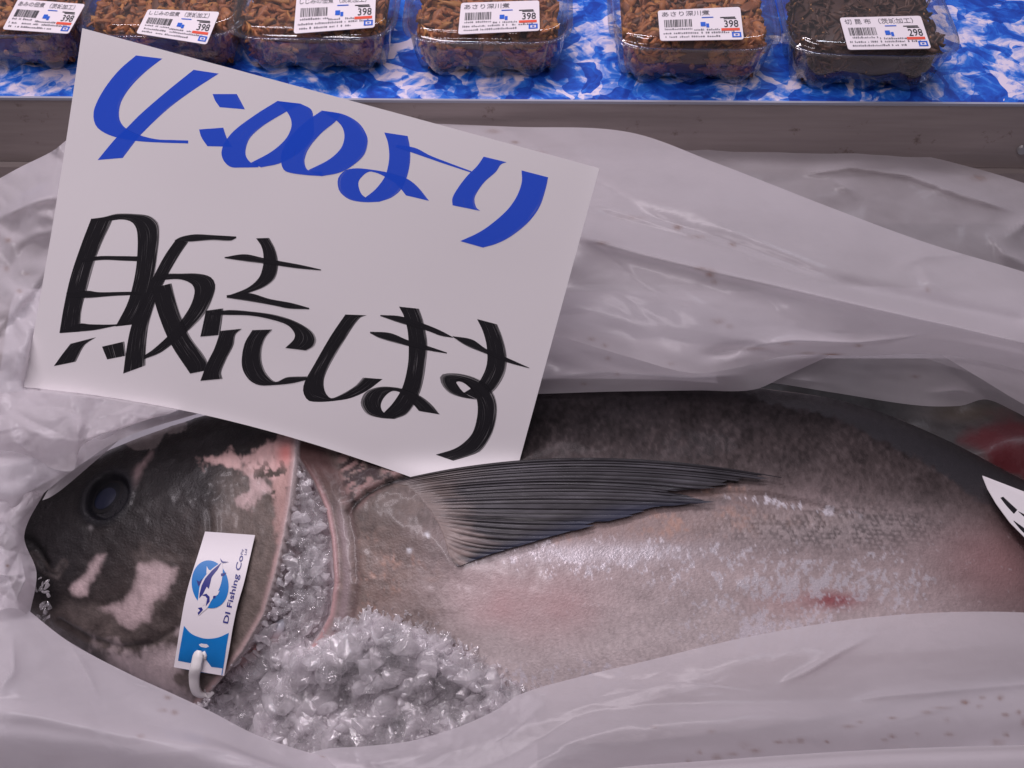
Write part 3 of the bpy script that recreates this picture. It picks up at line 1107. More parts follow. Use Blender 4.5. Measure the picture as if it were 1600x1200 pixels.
# ---- pale flap at the throat end of the gill plate
mp = np.array([on_body(x, y, l) for x, y, l in ((372, 1046, .003), (392, 1022, .004), (408, 996, .006), (420, 972, .007), (430, 958, .007))])
t_ = catmull3(mp, 24)
fl_ = tube('gill_flap', t_, np.interp(np.linspace(0, 1, 24), [0, .3, .7, .93, 1], [.0015, .0042, .0050, .0030, .0004]), M['membrane'], tuna, seg=12, flat=.5)
q = np.array([v.co[:] for v in fl_.data.vertices])
qx, qy, _ = proj(q)
cq = np.zeros((len(q), 4))
cq[:] = (.52, .36, .36, 1)
cq[:, :3] += (np.array((.62, .64, .70)) - cq[:, :3]) * sstep(1010, 970, qy)[:, None]
cq[:, :3] += (np.array((.62, .22, .20)) - cq[:, :3]) * np.exp(-((qy - 1005) / 14) ** 2 - ((qx - 402) / 8) ** 2)[:, None] * .8
a_ = fl_.data.attributes.new('Col', 'FLOAT_COLOR', 'POINT')
a_.data.foreach_set('color', cq.astype(np.float32).ravel())

# ---- pectoral fin: ribbed fan laid back along the flank
sB = [0, .2, .4, .6, .8, 1]
Bx, By = [602, 630, 650, 668, 684, 698], [755, 760, 776, 797, 822, 858]
sT = [0, .08, .16, .25, .33, .38, .46, .55, .65, .75, .85, .93, 1]
Tx = [1222, 1216, 1180, 1160, 1068, 1062, 1132, 1045, 962, 882, 812, 760, 716]
Ty = [746, 750, 753, 760, 768, 770, 784, 793, 812, 834, 854, 868, 886]
sC = [0, .1, .2, .33, .46, .6, .8, 1]
Cx = [880, 880, 885, 850, 890, 815, 742, 706]
Cy = [680, 700, 718, 742, 764, 802, 848, 878]
NS, NL, NRAY = 440, 150, 26
sv = np.linspace(0, 1, NS)
tv = np.linspace(0, 1, NL)
sw = np.clip(sv + .012 * (np.interp(sv, np.linspace(0, 1, 40), _tab[52][7][:40]) - .5) * 2, 0, 1)
ray_id = np.floor(sw * NRAY)
jit = 1 - .07 * _tab[50][3][(ray_id.astype(int)) & 255] * (sv > .02)
bx, by = np.interp(sv, sB, Bx), np.interp(sv, sB, By)
cx_, cy_ = np.interp(sv, sC, Cx), np.interp(sv, sC, Cy)
tx, ty = np.interp(sv, sT, Tx), np.interp(sv, sT, Ty)
tl = np.clip(tv[None, :] * jit[:, None], 0, 1)
GX = (1 - tl) ** 2 * bx[:, None] + 2 * tl * (1 - tl) * cx_[:, None] + tl ** 2 * tx[:, None]
GY = (1 - tl) ** 2 * by[:, None] + 2 * tl * (1 - tl) * cy_[:, None] + tl ** 2 * ty[:, None]
fr_ = sw * NRAY - ray_id
rib = np.sin(np.pi * fr_) ** .6
lift = .0030 + .0045 * np.exp(-sv / .45)[:, None] * np.sin(np.pi * np.clip(tv * .9 + .05, 0, 1))[None, :] + (.0009 * rib * (.35 + 1.1 * _tab[51][5][(ray_id.astype(int)) & 255]))[:, None] * (1 - .5 * tv)[None, :]
dist_b = np.hypot(GX - GX[:, :1], GY - GY[:, :1])
lift = lift * sstep(-4, 85, dist_b) - .0006 * sstep(8, 0, dist_b) * (1 - .55 * sstep(.6, 1, tv))[None, :] + .0002
FG = np.zeros((NS, NL, 3))
# smooth base position: sample the body coarsely so ribs stay regular
cs, ct = np.arange(0, NS, 10), np.arange(0, NL, 6)
cs = np.r_[cs, NS - 1] if cs[-1] != NS - 1 else cs
ct = np.r_[ct, NL - 1] if ct[-1] != NL - 1 else ct
dep = np.array([[body_depth(GX[i, j], GY[i, j]) for j in ct] for i in cs], float)
dep_t = np.array([np.interp(np.arange(NL), ct, dep[k]) for k in range(len(cs))])
DEP = np.array([np.interp(np.arange(NS), cs, dep_t[:, j]) for j in range(NL)]).T
FG = und(GX, GY, DEP - lift)
nz1 = fbm(GX, GY, 60, 10, 5, 3)
nz2 = fbm(GX, GY, 26, 9, 63, 3)
ridge = (rib[:, None] ** 2) * (.15 + 1.0 * nz1)
fc = np.zeros((NS, NL, 3)) + np.array((.013, .011, .013))
fc = fc + (np.array((.075, .070, .082)) - fc) * np.clip(ridge, 0, 1)[..., None]  # lighter rib tops: a blue-grey sheen put into the colour
fc *= (.55 + .8 * nz2)[..., None]
fc = fc + (np.array((.24, .20, .19)) - fc) * ((rib[:, None] ** 2) * sstep(.22, 0, np.abs(tv - .12))[None, :] * sstep(.40, .08, sv)[:, None] * .55)[..., None]
fc = fc + (np.array((.030, .040, .085)) - fc) * (sstep(.70, 1, tv)[None, :] * sstep(.4, .6, sv)[:, None] * .55)[..., None]
fc = fc + (np.array((.014, .012, .014)) - fc) * (sstep(.05, 0, sv)[:, None] * np.ones(NL))[..., None]
fb = sstep(95, 8, dist_b + 70 * (nz2 - .5) + 30 * (1 - rib[:, None])) * sstep(.02, .16, sv)[:, None]
bc_ = np.array((.17, .132, .12)) + np.array((.11, .085, .08)) * sstep(.3, .9, sv)[:, None, None]
fc = fc + (bc_ * (.75 + .5 * nz1)[..., None] - fc) * fb[..., None]
fin = grid('pectoral_fin', FG, M['fin'], tuna, colors=fc.reshape(-1, 3))
BF = bvh_of(fin)
# ---- tail fin (beyond the photograph's right edge)
tb = np.array([X1 - .01, S1[-1], zcen(1.0)])
A_ = []
for sgn in (-1, 1):
    A_.append([tb, tb + np.array([.03, .03 * sgn, .005]), tb + np.array([.075, .11 * sgn, .01]), tb + np.array([.06, .11 * sgn, .01]), tb + np.array([.035, .045 * sgn, .005])])
tv_ = []
tf_ = []
for lobe in A_:
    b0 = len(tv_)
    tv_ += [tuple(p + np.array([0, 0, .003])) for p in lobe] + [tuple(p - np.array([0, 0, .003])) for p in lobe]
    tf_ += [tuple(b0 + k for k in range(5)), tuple(b0 + 9 - k for k in range(5))] + [(b0 + k, b0 + (k + 1) % 5, b0 + 5 + (k + 1) % 5, b0 + 5 + k) for k in range(5)]
tm = bpy.data.meshes.new('tail_fin')
tm.from_pydata(tv_, [], tf_)
link('tail_fin', tm, plain('tail_skin', (.04, .036, .04), .4), tuna)
place_children(tuna)

# ================================================================== HAND-WRITTEN SALE CARD
CORN = np.array([[-0.238, 0.136, 0.297], [0.049, 0.08, 0.245], [-0.004, -0.05, 0.089], [-0.291, 0.005, 0.141]])
nu, nv = 110, 84
U, Vv = np.meshgrid(np.linspace(0, 1, nu), np.linspace(0, 1, nv))
S_ = ((1 - U) * (1 - Vv))[..., None] * CORN[0] + (U * (1 - Vv))[..., None] * CORN[1] + (U * Vv)[..., None] * CORN[2] + ((1 - U) * Vv)[..., None] * CORN[3]
upv = (CORN[0] - CORN[3]) / np.linalg.norm(CORN[0] - CORN[3])
nrm = np.cross(CORN[1] - CORN[0], CORN[3] - CORN[0])
nrm /= np.linalg.norm(nrm)
if nrm @ (CAM - CORN[0]) < 0:
    nrm = -nrm
S_ += (.0122 * np.sin(np.pi * U ** .9) * Vv ** 2)[..., None] * upv
S_ += (.004 * np.sin(np.pi * U) * (1 - Vv) - .003 * np.sin(np.pi * Vv) * (1 - U) + .0016 * (fbm(U * 100, Vv * 100, 40, 40, 12, 2) - .5))[..., None] * nrm
sx, sy, sd_ = proj(S_)
nd_ = sd_.copy()
for i in range(nv):
    for j in range(nu):
        if sy[i, j] > 560:
            b = body_depth(sx[i, j], sy[i, j])
            if b is not None:
                nd_[i, j] = min(nd_[i, j], b - .0016)
for _ in range(12):
    k = nd_.copy()
    k[1:-1, 1:-1] = (nd_[1:-1, 1:-1] * 2 + nd_[:-2, 1:-1] + nd_[2:, 1:-1] + nd_[1:-1, :-2] + nd_[1:-1, 2:]) / 6
    k[-1, 1:-1] = (nd_[-1, 1:-1] * 2 + nd_[-1, :-2] + nd_[-1, 2:] + nd_[-2, 1:-1]) / 5
    k[1:-1, -1] = (nd_[1:-1, -1] * 2 + nd_[:-2, -1] + nd_[2:, -1] + nd_[1:-1, -2]) / 5
    nd_ = np.minimum(k, sd_)
print('card lift max', (sd_ - nd_).max())
S_ = und(sx, sy, nd_)
card = empty('sale_card', tuple(CORN[3]))
tag(card, 'large white card hand-lettered in blue and black tucked under the tuna\'s fin', 'sign')


def thick_sheet(name, G, mat, parent, th_=.0004):
    """closed thin sheet from a grid: front face, back face and a rim"""
    r, c = G.shape[:2]
    dU_ = np.gradient(G, axis=1)
    dV_ = np.gradient(G, axis=0)
    N = np.cross(dU_, dV_)
    N /= np.linalg.norm(N, axis=2)[..., None] + 1e-15
    sg = np.sign(np.sum(N * (CAM - G)))
    B = G - N * sg * th_
    f = gridfaces(r, c)
    n = r * c
    rimi = np.r_[np.arange(c), np.arange(1, r) * c + c - 1, (r - 1) * c + np.arange(c - 2, -1, -1), np.arange(r - 2, 0, -1) * c]
    k = len(rimi)
    V = np.concatenate([G.reshape(-1, 3), B.reshape(-1, 3), G.reshape(-1, 3)[rimi], B.reshape(-1, 3)[rimi]])
    i1 = np.arange(k) + 2 * n
    i2 = np.roll(np.arange(k), -1) + 2 * n
    rf = np.stack([i1, i2, i2 + k, i1 + k], 1)
    return mesh(name, V, np.concatenate([f, f[:, ::-1] + n, rf]), mat, parent, smooth=True)


board = thick_sheet('card_sheet', S_, M['paper'], card)
BS = bvh_of(board)


def ribbons(name, strokes, reg, bvh, mat, parent, z0, nn=44, mm=9):
    """strokes: pairs of rails traced on an enlarged view; reg = (x0, y0, scale) of that view"""
    V, Fc, UVs, n0 = [], [], [], 0
    for k, (a, b) in enumerate(strokes):
        A = catmull(a, nn) / reg[2] + np.array(reg[:2])
        B = catmull(b, nn) / reg[2] + np.array(reg[:2])
        s = np.linspace(0, 1, mm)
        Q = A[:, None] * (1 - s)[None, :, None] + B[:, None] * s[None, :, None]
        Ln = np.r_[0, np.cumsum(np.linalg.norm(np.diff((A + B) / 2, axis=0), axis=1))]
        P_ = np.zeros((nn, mm, 3))
        ok = True
        for i in range(nn):
            for j in range(mm):
                p, n, d = hit(bvh, *Q[i, j])
                if p is None:
                    d = P_[i, j - 1] @ FWD if False else lastd
                lastd = d
                P_[i, j] = und(Q[i, j, 0], Q[i, j, 1], d - z0 * .16 - k * .000012)
        V.append(P_.reshape(-1, 3))
        Fc.append(gridfaces(nn, mm) + n0)
        UVs.append(np.stack([np.broadcast_to(s[None, :], (nn, mm)) + 3.0 * 0, np.broadcast_to((Ln / 100)[:, None], (nn, mm)) + 7.3 * k], -1).reshape(-1, 2))
        n0 += nn * mm
    return mesh(name, np.concatenate(V), np.concatenate(Fc), mat, parent, uv=np.concatenate(UVs))


RA = (130, 70, 5.3333)
RB = (340, 130, 4.706)
RC = (600, 200, 5.7143)
RD = (80, 320, 4.2857)
RE = (300, 350, 4.614)
RF = (460, 470, 4.2105)
BL, BK = M['blue_ink'], M['black_ink']
ribbons('character', [
    ([(920, 208), (700, 385), (480, 575), (360, 695), (270, 780), (120, 960)], [(1130, 240), (900, 390), (700, 540), (480, 750), (400, 850), (330, 943)]),
    ([(440, 88), (300, 210), (180, 360), (100, 510), (85, 600), (110, 680), (180, 735), (280, 772), (450, 802), (650, 815), (875, 822)],
     [(660, 115), (520, 225), (400, 345), (320, 470), (298, 570), (310, 640), (355, 695), (480, 755), (620, 788), (750, 793), (875, 797)])], RA, BS, BL, card, .0003)
ribbons('character', [([(1078, 410), (1100, 465), (1138, 520)], [(1280, 410), (1310, 465), (1348, 538)]),
                      ([(965, 705), (985, 770), (1035, 845)], [(1168, 690), (1195, 770), (1240, 850)])], RA, BS, BL, card, .0003)
ribbons('character', [([(440, 130), (280, 230), (120, 350), (50, 440), (28, 510), (45, 570), (95, 615), (180, 620), (300, 618)],
                       [(610, 150), (505, 210), (340, 310), (240, 400), (208, 480), (210, 540), (245, 585), (260, 590), (300, 585)]),
                      ([(440, 132), (510, 210), (540, 270), (540, 330), (500, 410), (400, 500), (245, 585)],
                       [(610, 150), (690, 195), (705, 280), (700, 390), (600, 510), (460, 588), (320, 619)])], RB, BS, BL, card, .0005)
ribbons('character', [([(760, 205), (640, 290), (530, 400), (470, 510), (468, 590), (490, 640), (540, 660), (650, 675), (770, 683)],
                       [(905, 225), (868, 280), (760, 370), (670, 480), (640, 560), (645, 610), (665, 640), (700, 650), (770, 650)]),
                      ([(760, 200), (875, 275), (920, 330), (932, 400), (905, 480), (820, 560), (665, 640)],
                       [(765, 200), (930, 230), (1040, 295), (1095, 380), (1103, 440), (1075, 530), (980, 615), (890, 660), (770, 683)])], RB, BS, BL, card, .0007)
ribbons('character', [([(1225, 362), (1250, 430), (1262, 520), (1255, 600), (1228, 690), (1160, 780), (1080, 845)],
                       [(1398, 388), (1415, 480), (1415, 580), (1392, 690), (1350, 780), (1280, 840), (1190, 872)]),
                      ([(1080, 845), (1050, 800), (1035, 740), (1050, 700), (1110, 652), (1170, 660), (1225, 685), (1300, 730), (1350, 780), (1385, 825)],
                       [(1190, 872), (1080, 875), (970, 855), (900, 800), (882, 740), (890, 690), (940, 640), (1020, 625), (1130, 635), (1245, 655), (1390, 700), (1470, 760), (1555, 865)]),
                      ([(1310, 453), (1400, 464), (1465, 480), (1560, 530), (1660, 570), (1866, 647)], [(1310, 470), (1415, 505), (1530, 545), (1660, 590), (1866, 658)])], RB, BS, BL, card, .0003)
ribbons('character', [([(890, 255), (830, 340), (740, 430), (650, 550), (610, 630), (612, 690)], [(1095, 305), (1045, 325), (1000, 390), (900, 480), (840, 560), (808, 630), (822, 705), (858, 740)]),
                      ([(1228, 378), (1230, 480), (1190, 600), (1110, 720), (980, 840), (850, 930), (680, 1010)], [(1466, 440), (1445, 540), (1385, 710), (1280, 850), (1130, 970), (1000, 1035), (885, 1068)])], RC, BS, BL, card, .0005)
ribbons('character', [
    ([(268, 92), (200, 270), (130, 480), (85, 680), (55, 858)], [(412, 100), (310, 330), (240, 570), (205, 700), (195, 850)]),
    ([(270, 110), (400, 105), (480, 98), (545, 120), (575, 180), (575, 350), (555, 500), (510, 660), (430, 815)], [(270, 93), (350, 82), (440, 60), (570, 62), (660, 75), (715, 120), (725, 190), (712, 330), (690, 480), (640, 650), (560, 800)]),
    ([(200, 370), (310, 345), (450, 343), (580, 345)], [(200, 385), (350, 370), (480, 375), (575, 378)]),
    ([(100, 590), (240, 575), (320, 585), (530, 582), (600, 585)], [(110, 620), (240, 625), (400, 612), (550, 605), (600, 600)]),
    ([(60, 845), (195, 795), (260, 800), (430, 800), (550, 780)], [(60, 860), (180, 850), (290, 840), (430, 812), (550, 795)]),
    ([(130, 930), (75, 1000), (18, 1080)], [(300, 887), (225, 940), (165, 1050)]),
    ([(340, 950), (375, 1035)], [(490, 915), (500, 1010)]),
    ([(830, 240), (760, 340), (690, 470), (620, 620), (540, 800), (505, 960), (482, 1130)], [(918, 248), (850, 350), (760, 510), (690, 680), (650, 820), (635, 960), (632, 1075)]),
    ([(825, 238), (870, 215), (960, 198), (1100, 204), (1238, 212)], [(850, 248), (940, 246), (1080, 236), (1200, 240), (1240, 222)]),
    ([(660, 520), (780, 500), (870, 500), (940, 530), (960, 580), (935, 670), (880, 760), (800, 860), (680, 970), (620, 1010)], [(660, 500), (770, 462), (870, 460), (980, 460), (1070, 485), (1100, 540), (1075, 640), (1020, 740), (910, 850), (740, 985), (620, 1035)]),
    ([(670, 560), (720, 740), (800, 930), (930, 1130)], [(805, 525), (860, 720), (930, 880), (1045, 1050), (1030, 1110)])], RD, BS, BK, card, .0003)
ribbons('character', [
    ([(462, 103), (500, 160), (515, 230), (510, 310), (480, 390), (400, 460), (250, 520)], [(557, 100), (600, 180), (620, 260), (618, 330), (592, 400), (520, 455), (410, 497)]),
    ([(235, 238), (380, 218), (515, 245), (650, 270), (800, 298), (930, 328)], [(235, 246), (390, 270), (515, 285), (740, 318), (930, 335)]),
    ([(250, 513), (410, 498), (560, 540), (720, 570), (845, 605)], [(250, 532), (400, 555), (600, 590), (700, 610), (845, 615)]),
    ([(100, 625), (80, 720), (60, 812)], [(225, 608), (215, 700), (200, 800)]),
    ([(130, 655), (260, 655), (420, 660), (560, 685), (690, 730), (740, 790), (735, 830), (672, 893)], [(130, 640), (260, 620), (420, 630), (600, 655), (740, 700), (860, 770), (895, 830), (880, 880), (826, 912)]),
    ([(205, 770), (160, 900), (110, 1000), (60, 1130)], [(360, 755), (315, 795), (300, 870), (240, 990), (210, 1070), (220, 1115)]),
    ([(435, 765), (380, 860), (358, 980), (370, 1060), (420, 1130), (490, 1162), (600, 1160), (720, 1148), (820, 1125)], [(580, 760), (530, 820), (500, 920), (510, 1020), (550, 1095), (605, 1137), (680, 1105), (740, 1100), (830, 1098)])], RE, BS, BK, card, .0009)
ribbons('character', [([(335, 90), (240, 230), (130, 420), (65, 540), (58, 600), (90, 655), (150, 665), (250, 660), (370, 640), (480, 590), (580, 515)],
                       [(478, 95), (430, 115), (330, 260), (230, 430), (195, 520), (200, 590), (235, 640), (300, 620), (400, 560), (450, 505)])], RF, BS, BK, card, .0003)
ribbons('character', [([(688, 38), (720, 100), (745, 200), (752, 320), (745, 430), (710, 570), (650, 670), (585, 740)], [(820, 52), (850, 140), (875, 280), (865, 420), (840, 560), (800, 660), (740, 745), (660, 778)]),
                      ([(585, 740), (568, 690), (590, 635), (640, 595), (690, 600), (740, 640), (790, 690), (820, 725)], [(660, 778), (560, 770), (480, 745), (440, 690), (440, 650), (470, 600), (540, 570), (620, 565), (720, 580), (820, 620), (900, 680), (958, 748)]),
                      ([(565, 93), (700, 102), (850, 150), (960, 195), (1045, 240)], [(565, 101), (700, 148), (880, 200), (960, 230), (1040, 243)]),
                      ([(498, 203), (630, 212), (750, 260), (870, 295), (1003, 340)], [(498, 213), (560, 245), (700, 285), (850, 322), (1003, 347)])], RF, BS, BK, card, .0005)
ribbons('character', [([(1202, 120), (1240, 200), (1265, 300), (1265, 420), (1220, 525), (1170, 570), (1115, 605)], [(1335, 155), (1375, 260), (1397, 370), (1387, 470), (1340, 560), (1290, 610), (1200, 648)]),
                      ([(1115, 608), (1085, 570), (1060, 520), (1110, 515), (1165, 570), (1200, 650), (1205, 740), (1180, 850), (1140, 910), (1060, 970), (930, 1012)],
                       [(1200, 650), (1100, 635), (1020, 605), (970, 550), (960, 495), (1000, 478), (1100, 482), (1220, 520), (1290, 580), (1325, 650), (1332, 740), (1310, 850), (1270, 930), (1220, 990), (1150, 1020), (1045, 1052)]),
                      ([(1040, 232), (1170, 255), (1260, 315), (1400, 375), (1545, 440)], [(1045, 240), (1130, 295), (1250, 345), (1400, 405), (1545, 444)])], RF, BS, BK, card, .0007)
place_children(card)


# ================================================================== CRUSHED ICE
variants = []
for k in range(14):
    bm = bmesh.new()
    r_ = np.random.default_rng(100 + k)
    for _ in range(11):
        v = r_.normal(size=3)
        v /= np.linalg.norm(v)
        v *= np.array([1.15, .72, .48]) * r_.uniform(.7, 1.15)
        bm.verts.new(v)
    bmesh.ops.convex_hull(bm, input=bm.verts)
    for v in [v for v in bm.verts if not v.link_faces]:
        bm.verts.remove(v)
    bmesh.ops.bevel(bm, geom=list(bm.edges), offset=.10, segments=1, affect='EDGES', clamp_overlap=True)
    bmesh.ops.triangulate(bm, faces=bm.faces)
    bm.verts.index_update()
    variants.append((np.array([v.co[:] for v in bm.verts]) * np.minimum(1, 1.25 / (np.linalg.norm(np.array([v.co[:] for v in bm.verts]), axis=1) + 1e-9))[:, None], np.array([[v.index for v in f.verts] for f in bm.faces])))
    bm.free()


def rand_rot(r_):
    q = r_.normal(size=4)
    q /= np.linalg.norm(q)
    a, b, c, d = q
    return np.array([[a*a+b*b-c*c-d*d, 2*(b*c-a*d), 2*(b*d+a*c)], [2*(b*c+a*d), a*a-b*b+c*c-d*d, 2*(c*d-a*b)], [2*(b*d-a*c), 2*(c*d+a*b), a*a-b*b-c*c+d*d]])


def chunk_mesh(name, pos, size, r_, mat):
    V, Fc, n0 = [], [], 0
    for p, s_ in zip(pos, size):
        v, f = variants[r_.integers(len(variants))]
        V.append((v * s_) @ rand_rot(r_).T + p)
        Fc.append(f + n0)
        n0 += len(v)
    o_ = mesh(name, np.concatenate(V), np.concatenate(Fc), mat, smooth=False)
    sm_ = np.concatenate([np.full(len(f_), k_ % 4 == 0) for k_, f_ in enumerate(Fc)])
    o_.data.polygons.foreach_set('use_smooth', sm_)
    return o_


def sample_poly(poly, n, r_):
    q = np.array(poly)
    out = np.zeros((0, 2))
    while len(out) < n:
        c = r_.uniform(q.min(0), q.max(0), (n * 3, 2))
        out = np.r_[out, c[poly_sd(c[:, 0], c[:, 1], poly) > 0]]
    return out[:n]


r_ = np.random.default_rng(5)
MOUND = [(318, 1092), (352, 1068), (392, 1022), (424, 965), (450, 985), (486, 1000), (540, 966), (590, 956), (640, 966), (700, 992), (750, 1030), (800, 1070),
         (850, 1080), (830, 1130), (700, 1190), (480, 1210), (380, 1170)]
pos, size = [], []
for (x, y) in sample_poly(GILL[2:-2], 620, r_):
    d = body_depth(x, y)
    if d is None:
        continue
    e = float(poly_sd(np.array([x]), np.array([y]), GILL)[0])
    f = r_.random()
    pos.append(und(x, y, d - (.3 + .7 * f) * .0125 * sstep(0, 14, e)))
    size.append((.0026 + .006 * r_.random() ** 1.5) * (0.6 + .4 * sstep(4, 14, e)))
NECKM = [(430, 960), (514, 960), (500, 1010), (420, 1090), (350, 1080)]


def ice_h(x, y):
    e = float(poly_sd(np.array([x]), np.array([y]), MOUND)[0])
    n = float(fbm(np.array([x]), np.array([y]), 70, 60, 19, 2)[0])
    return (.006 + .020 * n) * sstep(0, 45, e) * (.4 + .6 * sstep(400, 520, x)), e


def ice_depth(x, y):
    d = body_depth(x, min(y, 1085.))
    base = und(x, min(y, 1085.), d)
    if y > 1085:
        z = base[2] - (y - 1085) * .00012
        return (z - CAM[2]) / rays(x, y)[2]
    return d


for (x, y) in sample_poly(MOUND, 1500, r_):
    h, e = ice_h(x, y)
    d = ice_depth(x, y)
    pos.append(und(x, y, d - h * r_.uniform(.72, 1.12) - .001))
    size.append((.0026 + .0115 * r_.random() ** 2.3) * (0.5 + .5 * sstep(0, 30, e)))
for (x, y) in sample_poly([(56, 890), (72, 905), (80, 960), (95, 985), (60, 965)], 24, r_):
    d = body_depth(x, y)
    if d:
        pos.append(und(x, y, d - r_.uniform(0, .006)))
        size.append(r_.uniform(.001, .003))
RING = [(300, 1100), (340, 1060), (420, 940), (470, 980), (540, 946), (600, 932), (660, 944), (720, 972), (780, 1015), (850, 1062), (860, 1090), (700, 1190), (480, 1200)]
for (x, y) in sample_poly(RING, 1500, r_):
    h, e = ice_h(x, y)
    if e < -16 or (e < 0 and r_.random() < -e / 18.):
        continue
    d = ice_depth(x, y)
    pos.append(und(x, y, d - h * r_.uniform(.95, 1.2) - .0006))
    size.append(r_.uniform(.0009, .0026))
ice = chunk_mesh('crushed_ice', pos, size, r_, M['ice'])
tag(ice, 'crushed clear ice heaped at the tuna\'s gills and throat', 'ice', kind='stuff')
# ice the fish lies on (mostly hidden)
gx, gy = np.meshgrid(np.linspace(-.40, .56, 160), np.linspace(-.26, .20, 80))
gz = -.012 + .016 * (fbm(gx * 1000, gy * 1000, 60, 60, 3, 4) - .5) + .03 * sstep(.10, .2, gy)
bed = grid('ice_bed', np.stack([gx, gy, gz], -1), plain('packed_ice', (.62, .6, .65), .35, bump=.8, bscale=150))
tag(bed, 'packed crushed ice under the tuna', 'ice', kind='stuff')
# solid core under the loose pieces
cx0, cy0 = np.meshgrid(np.linspace(330, 840, 60), np.linspace(955, 1200, 40))
CG = np.zeros(cx0.shape + (3,))
for i in range(cx0.shape[0]):
    for j in range(cx0.shape[1]):
        h, e = ice_h(cx0[i, j], cy0[i, j])
        CG[i, j] = und(cx0[i, j], cy0[i, j], ice_depth(cx0[i, j], cy0[i, j]) - h * .72 + .006 * sstep(16, 4, e) + .03 * sstep(0, -12, e))
core = grid('ice_core', CG, plain('packed_ice_core', (.94, .92, .94), .3, bump=1.0, bscale=160))
tag(core, 'packed ice inside the heap at the tuna\'s throat', 'ice', kind='stuff')

# ================================================================== PLASTIC LINER
FILM = np.array((.82, .78, .81))


def rail(points, n):
    q = catmull([p[:2] for p in points], n)
    a = np.r_[0, np.cumsum(np.linalg.norm(np.diff(np.array(points)[:, :2], axis=0), axis=1) + 1e-9)]
    z = np.interp(np.linspace(0, 1, n), a / a[-1], [p[2] for p in points])
    k = max(3, n // 16) | 1
    z = np.convolve(np.pad(z, k // 2, mode='edge'), np.ones(k) / k, 'valid')
    return np.c_[q, z]


liner = empty('plastic_liner', (0.0, 0.05, -0.038))
tag(liner, 'milky translucent plastic bag opened and folded back around the tuna', 'plastic bag')


def sheet(name, rails_, nu, nv, mat, creases=(), wob=.0, wscale=(300, 60), wang=0, crump=0.0, cscale=60, stains=(), seed=0, edge_noise=0, tint=None, clamp=.0025, behind_card=False, facet=()):
    R_ = np.array([rail(r, nu) for r in rails_])
    v = np.linspace(0, 1, nv)
    K = len(R_)
    G = np.zeros((nv, nu, 3))
    if K == 2:
        G = R_[0][None] * (1 - v)[:, None, None] + R_[1][None] * v[:, None, None]
    else:
        tk = np.linspace(0, 1, K)
        T = np.gradient(R_, tk, axis=0)
        i = np.clip(np.searchsorted(tk, v, side='right') - 1, 0, K - 2)
        u = ((v - tk[i]) * (K - 1))[:, None, None]
        h = 1 / (K - 1)
        G = (2*u**3-3*u**2+1)*R_[i] + (u**3-2*u**2+u)*h*T[i] + (-2*u**3+3*u**2)*R_[i+1] + (u**3-u**2)*h*T[i+1]
    x, y, z = G[..., 0], G[..., 1], G[..., 2].copy()
    if edge_noise:
        y = y + edge_noise * (vnoise(x, y * 0, 26, 26, seed + 3) - .5)[...]
    c_, s_ = math.cos(math.radians(wang)), math.sin(math.radians(wang))
    xr, yr = x * c_ + y * s_, -x * s_ + y * c_
    if wob:
        z += .6 * wob * (fbm(xr, yr, wscale[0], wscale[1], seed, 3) - .5) * 2
    if facet:
        for cell, am_, asp, an in facet:
            z += am_ * facet_noise(x, y, cell, seed * 10 + int(cell), asp, an)
    if crump:
        for k, (aa, sc_, am_) in enumerate(((20, 1.0, 1.0), (75, .8, .8), (-40, .55, .6), (130, .35, .35))):
            c2, s2 = math.cos(math.radians(aa + seed * 13)), math.sin(math.radians(aa + seed * 13))
            n = vnoise(x * c2 + y * s2, -x * s2 + y * c2, cscale * sc_ * 1.7, cscale * sc_, seed + 7 + k)
            z += crump * am_ * (1 - np.abs(2 * n - 1)) ** 1.0
    for pts, amp, wd, typ in creases:
        d, sd = seg_dist(x, y, pts)
        # fade towards the crease's ends
        e = np.minimum(np.hypot(x - pts[0][0], y - pts[0][1]), np.hypot(x - pts[-1][0], y - pts[-1][1]))
        fade = sstep(0, 60, e)
        if typ == 'ridge':
            z += amp * np.exp(-d / wd) * fade
        elif typ == 'round':
            z += amp * np.exp(-(d / wd) ** 2) * fade
        elif typ == 'step':
            z += amp * .5 * np.tanh(d * sd / wd) * np.exp(-d / (wd * 8)) * fade
    P_ = unz(x, y, z)
    if clamp:
        zz = P_[..., 2].ravel()
        pf = P_.reshape(-1, 3)
        for q in range(len(pf)):
            loc, nor, idx, dist = BV.ray_cast(Vector((pf[q, 0], pf[q, 1], .5)), Vector((0, 0, -1)))
            if loc is not None and pf[q, 2] < loc[2] + clamp:
                pf[q, 2] = loc[2] + clamp
        P_ = pf.reshape(P_.shape)
    if behind_card:
        bx_, by_, bd_ = proj(P_)
        for i in range(nv):
            for j in range(nu):
                p, n, d = hit(BS, bx_[i, j], by_[i, j])
                if p is not None and bd_[i, j] < d + .004:
                    bd_[i, j] = d + .004
        sm = bd_.copy()
        for _ in range(6):
            sm[1:-1, 1:-1] = (sm[1:-1, 1:-1] * 2 + sm[:-2, 1:-1] + sm[2:, 1:-1] + sm[1:-1, :-2] + sm[1:-1, 2:]) / 6
            sm = np.maximum(sm, bd_)
        P_ = und(bx_, by_, sm)
    c = np.zeros(P_.shape) + (FILM if tint is None else np.array(tint))
    st = np.zeros(x.shape)
    nz = fbm(x, y, 7, 5, seed + 20, 2)
    for sx, sy, rx, ry, k in stains:
        st = np.maximum(st, np.clip(np.exp(-(((x - sx) / rx / .75) ** 2 + ((y - sy) / ry / .75) ** 2)) * k * .8 * (.2 + 1.4 * nz), 0, 1))
    c = c + (np.array((.34, .17, .10)) - c) * (st * .85)[..., None]
    return grid(name, P_, mat, liner, colors=c.reshape(-1, 3), floats={'stain': st})


